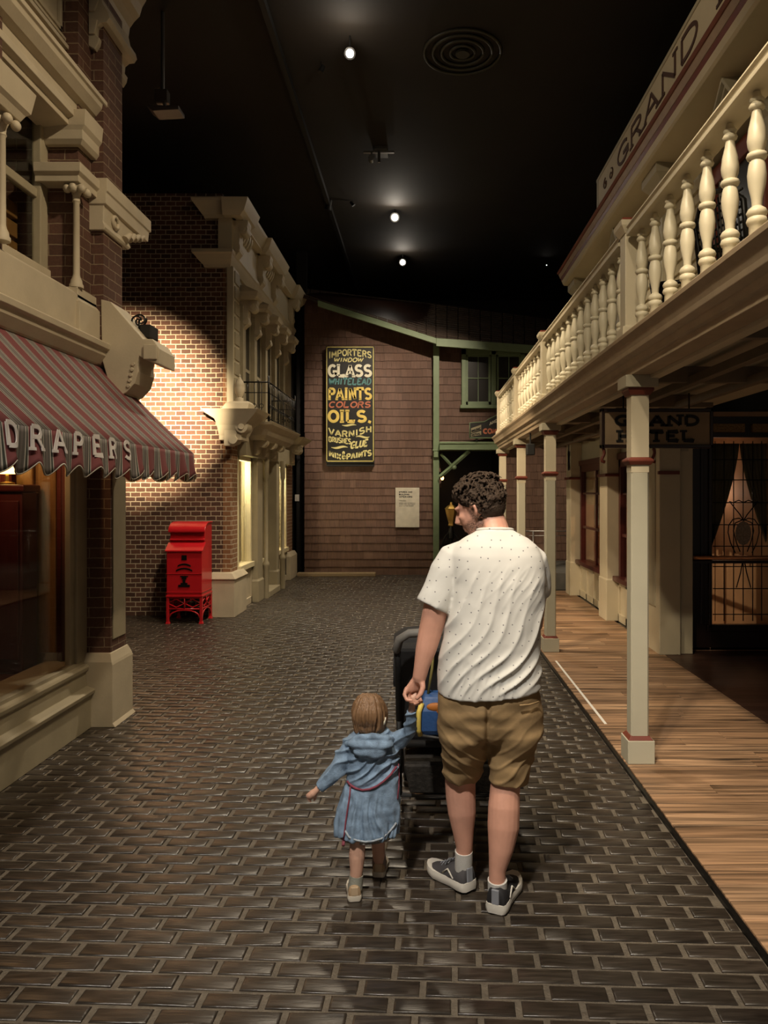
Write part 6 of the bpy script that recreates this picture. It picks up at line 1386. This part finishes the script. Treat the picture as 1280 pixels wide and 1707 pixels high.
m_ = MB(); m_.tube([(xl, 3.92, .115), (xr, 3.92, .115)], .012, 8); m_.build('axle', greym, ST, smooth=True)
for x_, y_ in ((xl-.03, 3.92), (xr+.03, 3.92), (xl+.02, 4.45), (xr-.02, 4.45)):
    m_ = MB(); m_.tube([(x_-.018, y_, .10), (x_-.018+.008, y_, .10), (x_+.010, y_, .10), (x_+.018, y_, .10)], [.088, .099, .099, .088], 24); wh_ = m_.build('wheel', black, ST, smooth=40)
    m_ = MB(); m_.tube([(x_-.021, y_, .10), (x_+.021, y_, .10)], .045, 16); m_.build('hub', MATS['dark_grey_plastic'], wh_, smooth=40)
# canopy hood, seat back and bar
rings = []
for k in range(9):
    a_ = math.radians(-15+k*20); y_ = 3.86-.10*math.cos(a_)*1.6+.12; z_ = .78+.19*math.sin(a_)
    rings.append([(xl-.035, y_, z_-.02), (xl+.02, y_, z_+.012), (.12, y_, z_+.03), (xr-.02, y_, z_+.012), (xr+.035, y_, z_-.02), (xr+.0, y_+.05, z_-.05), (.12, y_+.05, z_-.03), (xl, y_+.05, z_-.05)])
MB().loft(rings).build('canopy', fab, ST, smooth=60)
MB().add([(xl-.03, 3.70, .93), (xr+.03, 3.70, .93), (xr+.01, 3.86, .42), (xl-.0, 3.86, .42), (xl-.03, 3.77, .95), (xr+.03, 3.77, .95), (xr+.01, 3.93, .40), (xl-.0, 3.93, .40)],
         [(0, 1, 2, 3), (7, 6, 5, 4), (0, 4, 5, 1), (1, 5, 6, 2), (2, 6, 7, 3), (3, 7, 4, 0)]).build('seat_back', fab, ST, bevel=.02)
MB().box(xl-.0, xr+.0, 3.86, 4.35, .38, .43).build('seat', fab, ST, bevel=.015)
m_ = MB(); m_.tube([(xl, 3.74, .445), (xr, 3.74, .445)], .018, 10); m_.build('cross_bar', black, ST, smooth=True)
m_ = MB(); m_.stack([(xl+.05, xr-.05, 3.80, 4.3, .17), (xl+.02, xr-.02, 3.76, 4.36, .33)]); m_.build('basket', mat('dark_mesh_basket', (.035, .03, .025), .7, var=.5, scale=40, bump=.4), ST, bevel=.01)
BG = thing('backpack', P(720, 1228, 3.50), 'small blue bag with yellow edge and orange patch hanging on the stroller handle', 'bag')
bl = mat('blue_nylon', (.028, .085, .24), .5, var=.2, bump=.2, bscale=60); ylw = mat('yellow_piping', (.72, .55, .12), .5, bump=0); orp = mat('orange_patch', (.50, .17, .03), .6, bump=0)
a, b_ = P(700, 1160, 3.50), P(699, 1226, 3.50)
bm2 = MB(); bm2.stack([(b_.x+.02, b_.x+.21, 3.49, 3.60, b_.z), (b_.x, b_.x+.23, 3.47, 3.62, b_.z+.03), (b_.x, b_.x+.23, 3.47, 3.62, b_.z+.12), (b_.x+.02, b_.x+.21, 3.50, 3.61, a.z)]); bm2.build('bag_body', bl, BG, bevel=.012, seg=3)
m_ = MB(); m_.tube([(b_.x+.004, 3.474, b_.z+.01), (b_.x-.004, 3.462, b_.z+.04), (b_.x-.002, 3.462, b_.z+.12), (b_.x+.012, 3.474, a.z-.025)], .012, 8); m_.build('piping', ylw, BG, smooth=True)
m_ = MB(); m_.tube([(b_.x+.01, 3.478, b_.z+.008), (b_.x+.115, 3.470, b_.z-.006), (b_.x+.22, 3.478, b_.z+.008)], .006, 8); m_.build('bottom_piping', greym, BG, smooth=True)
m_ = MB(); m_.ball((b_.x+.075, 3.476, a.z-.045), (.042, .012, .020), 16, 10); m_.ball((b_.x+.105, 3.474, a.z-.06), (.03, .010, .022), 12, 8); m_.build('patch', orp, BG, smooth=True)
m_ = MB(); m_.tube([(b_.x+.04, 3.54, a.z-.01), (b_.x+.06, 3.54, a.z+.12), (b_.x+.07, 3.555, hz_-.012)], .007, 6); m_.tube([(b_.x+.18, 3.54, a.z-.01), (b_.x+.17, 3.54, a.z+.12), (b_.x+.17, 3.555, hz_-.012)], .007, 6); m_.build('strap', mat('olive_strap', (.20, .17, .05), .7, bump=0), BG, smooth=True)
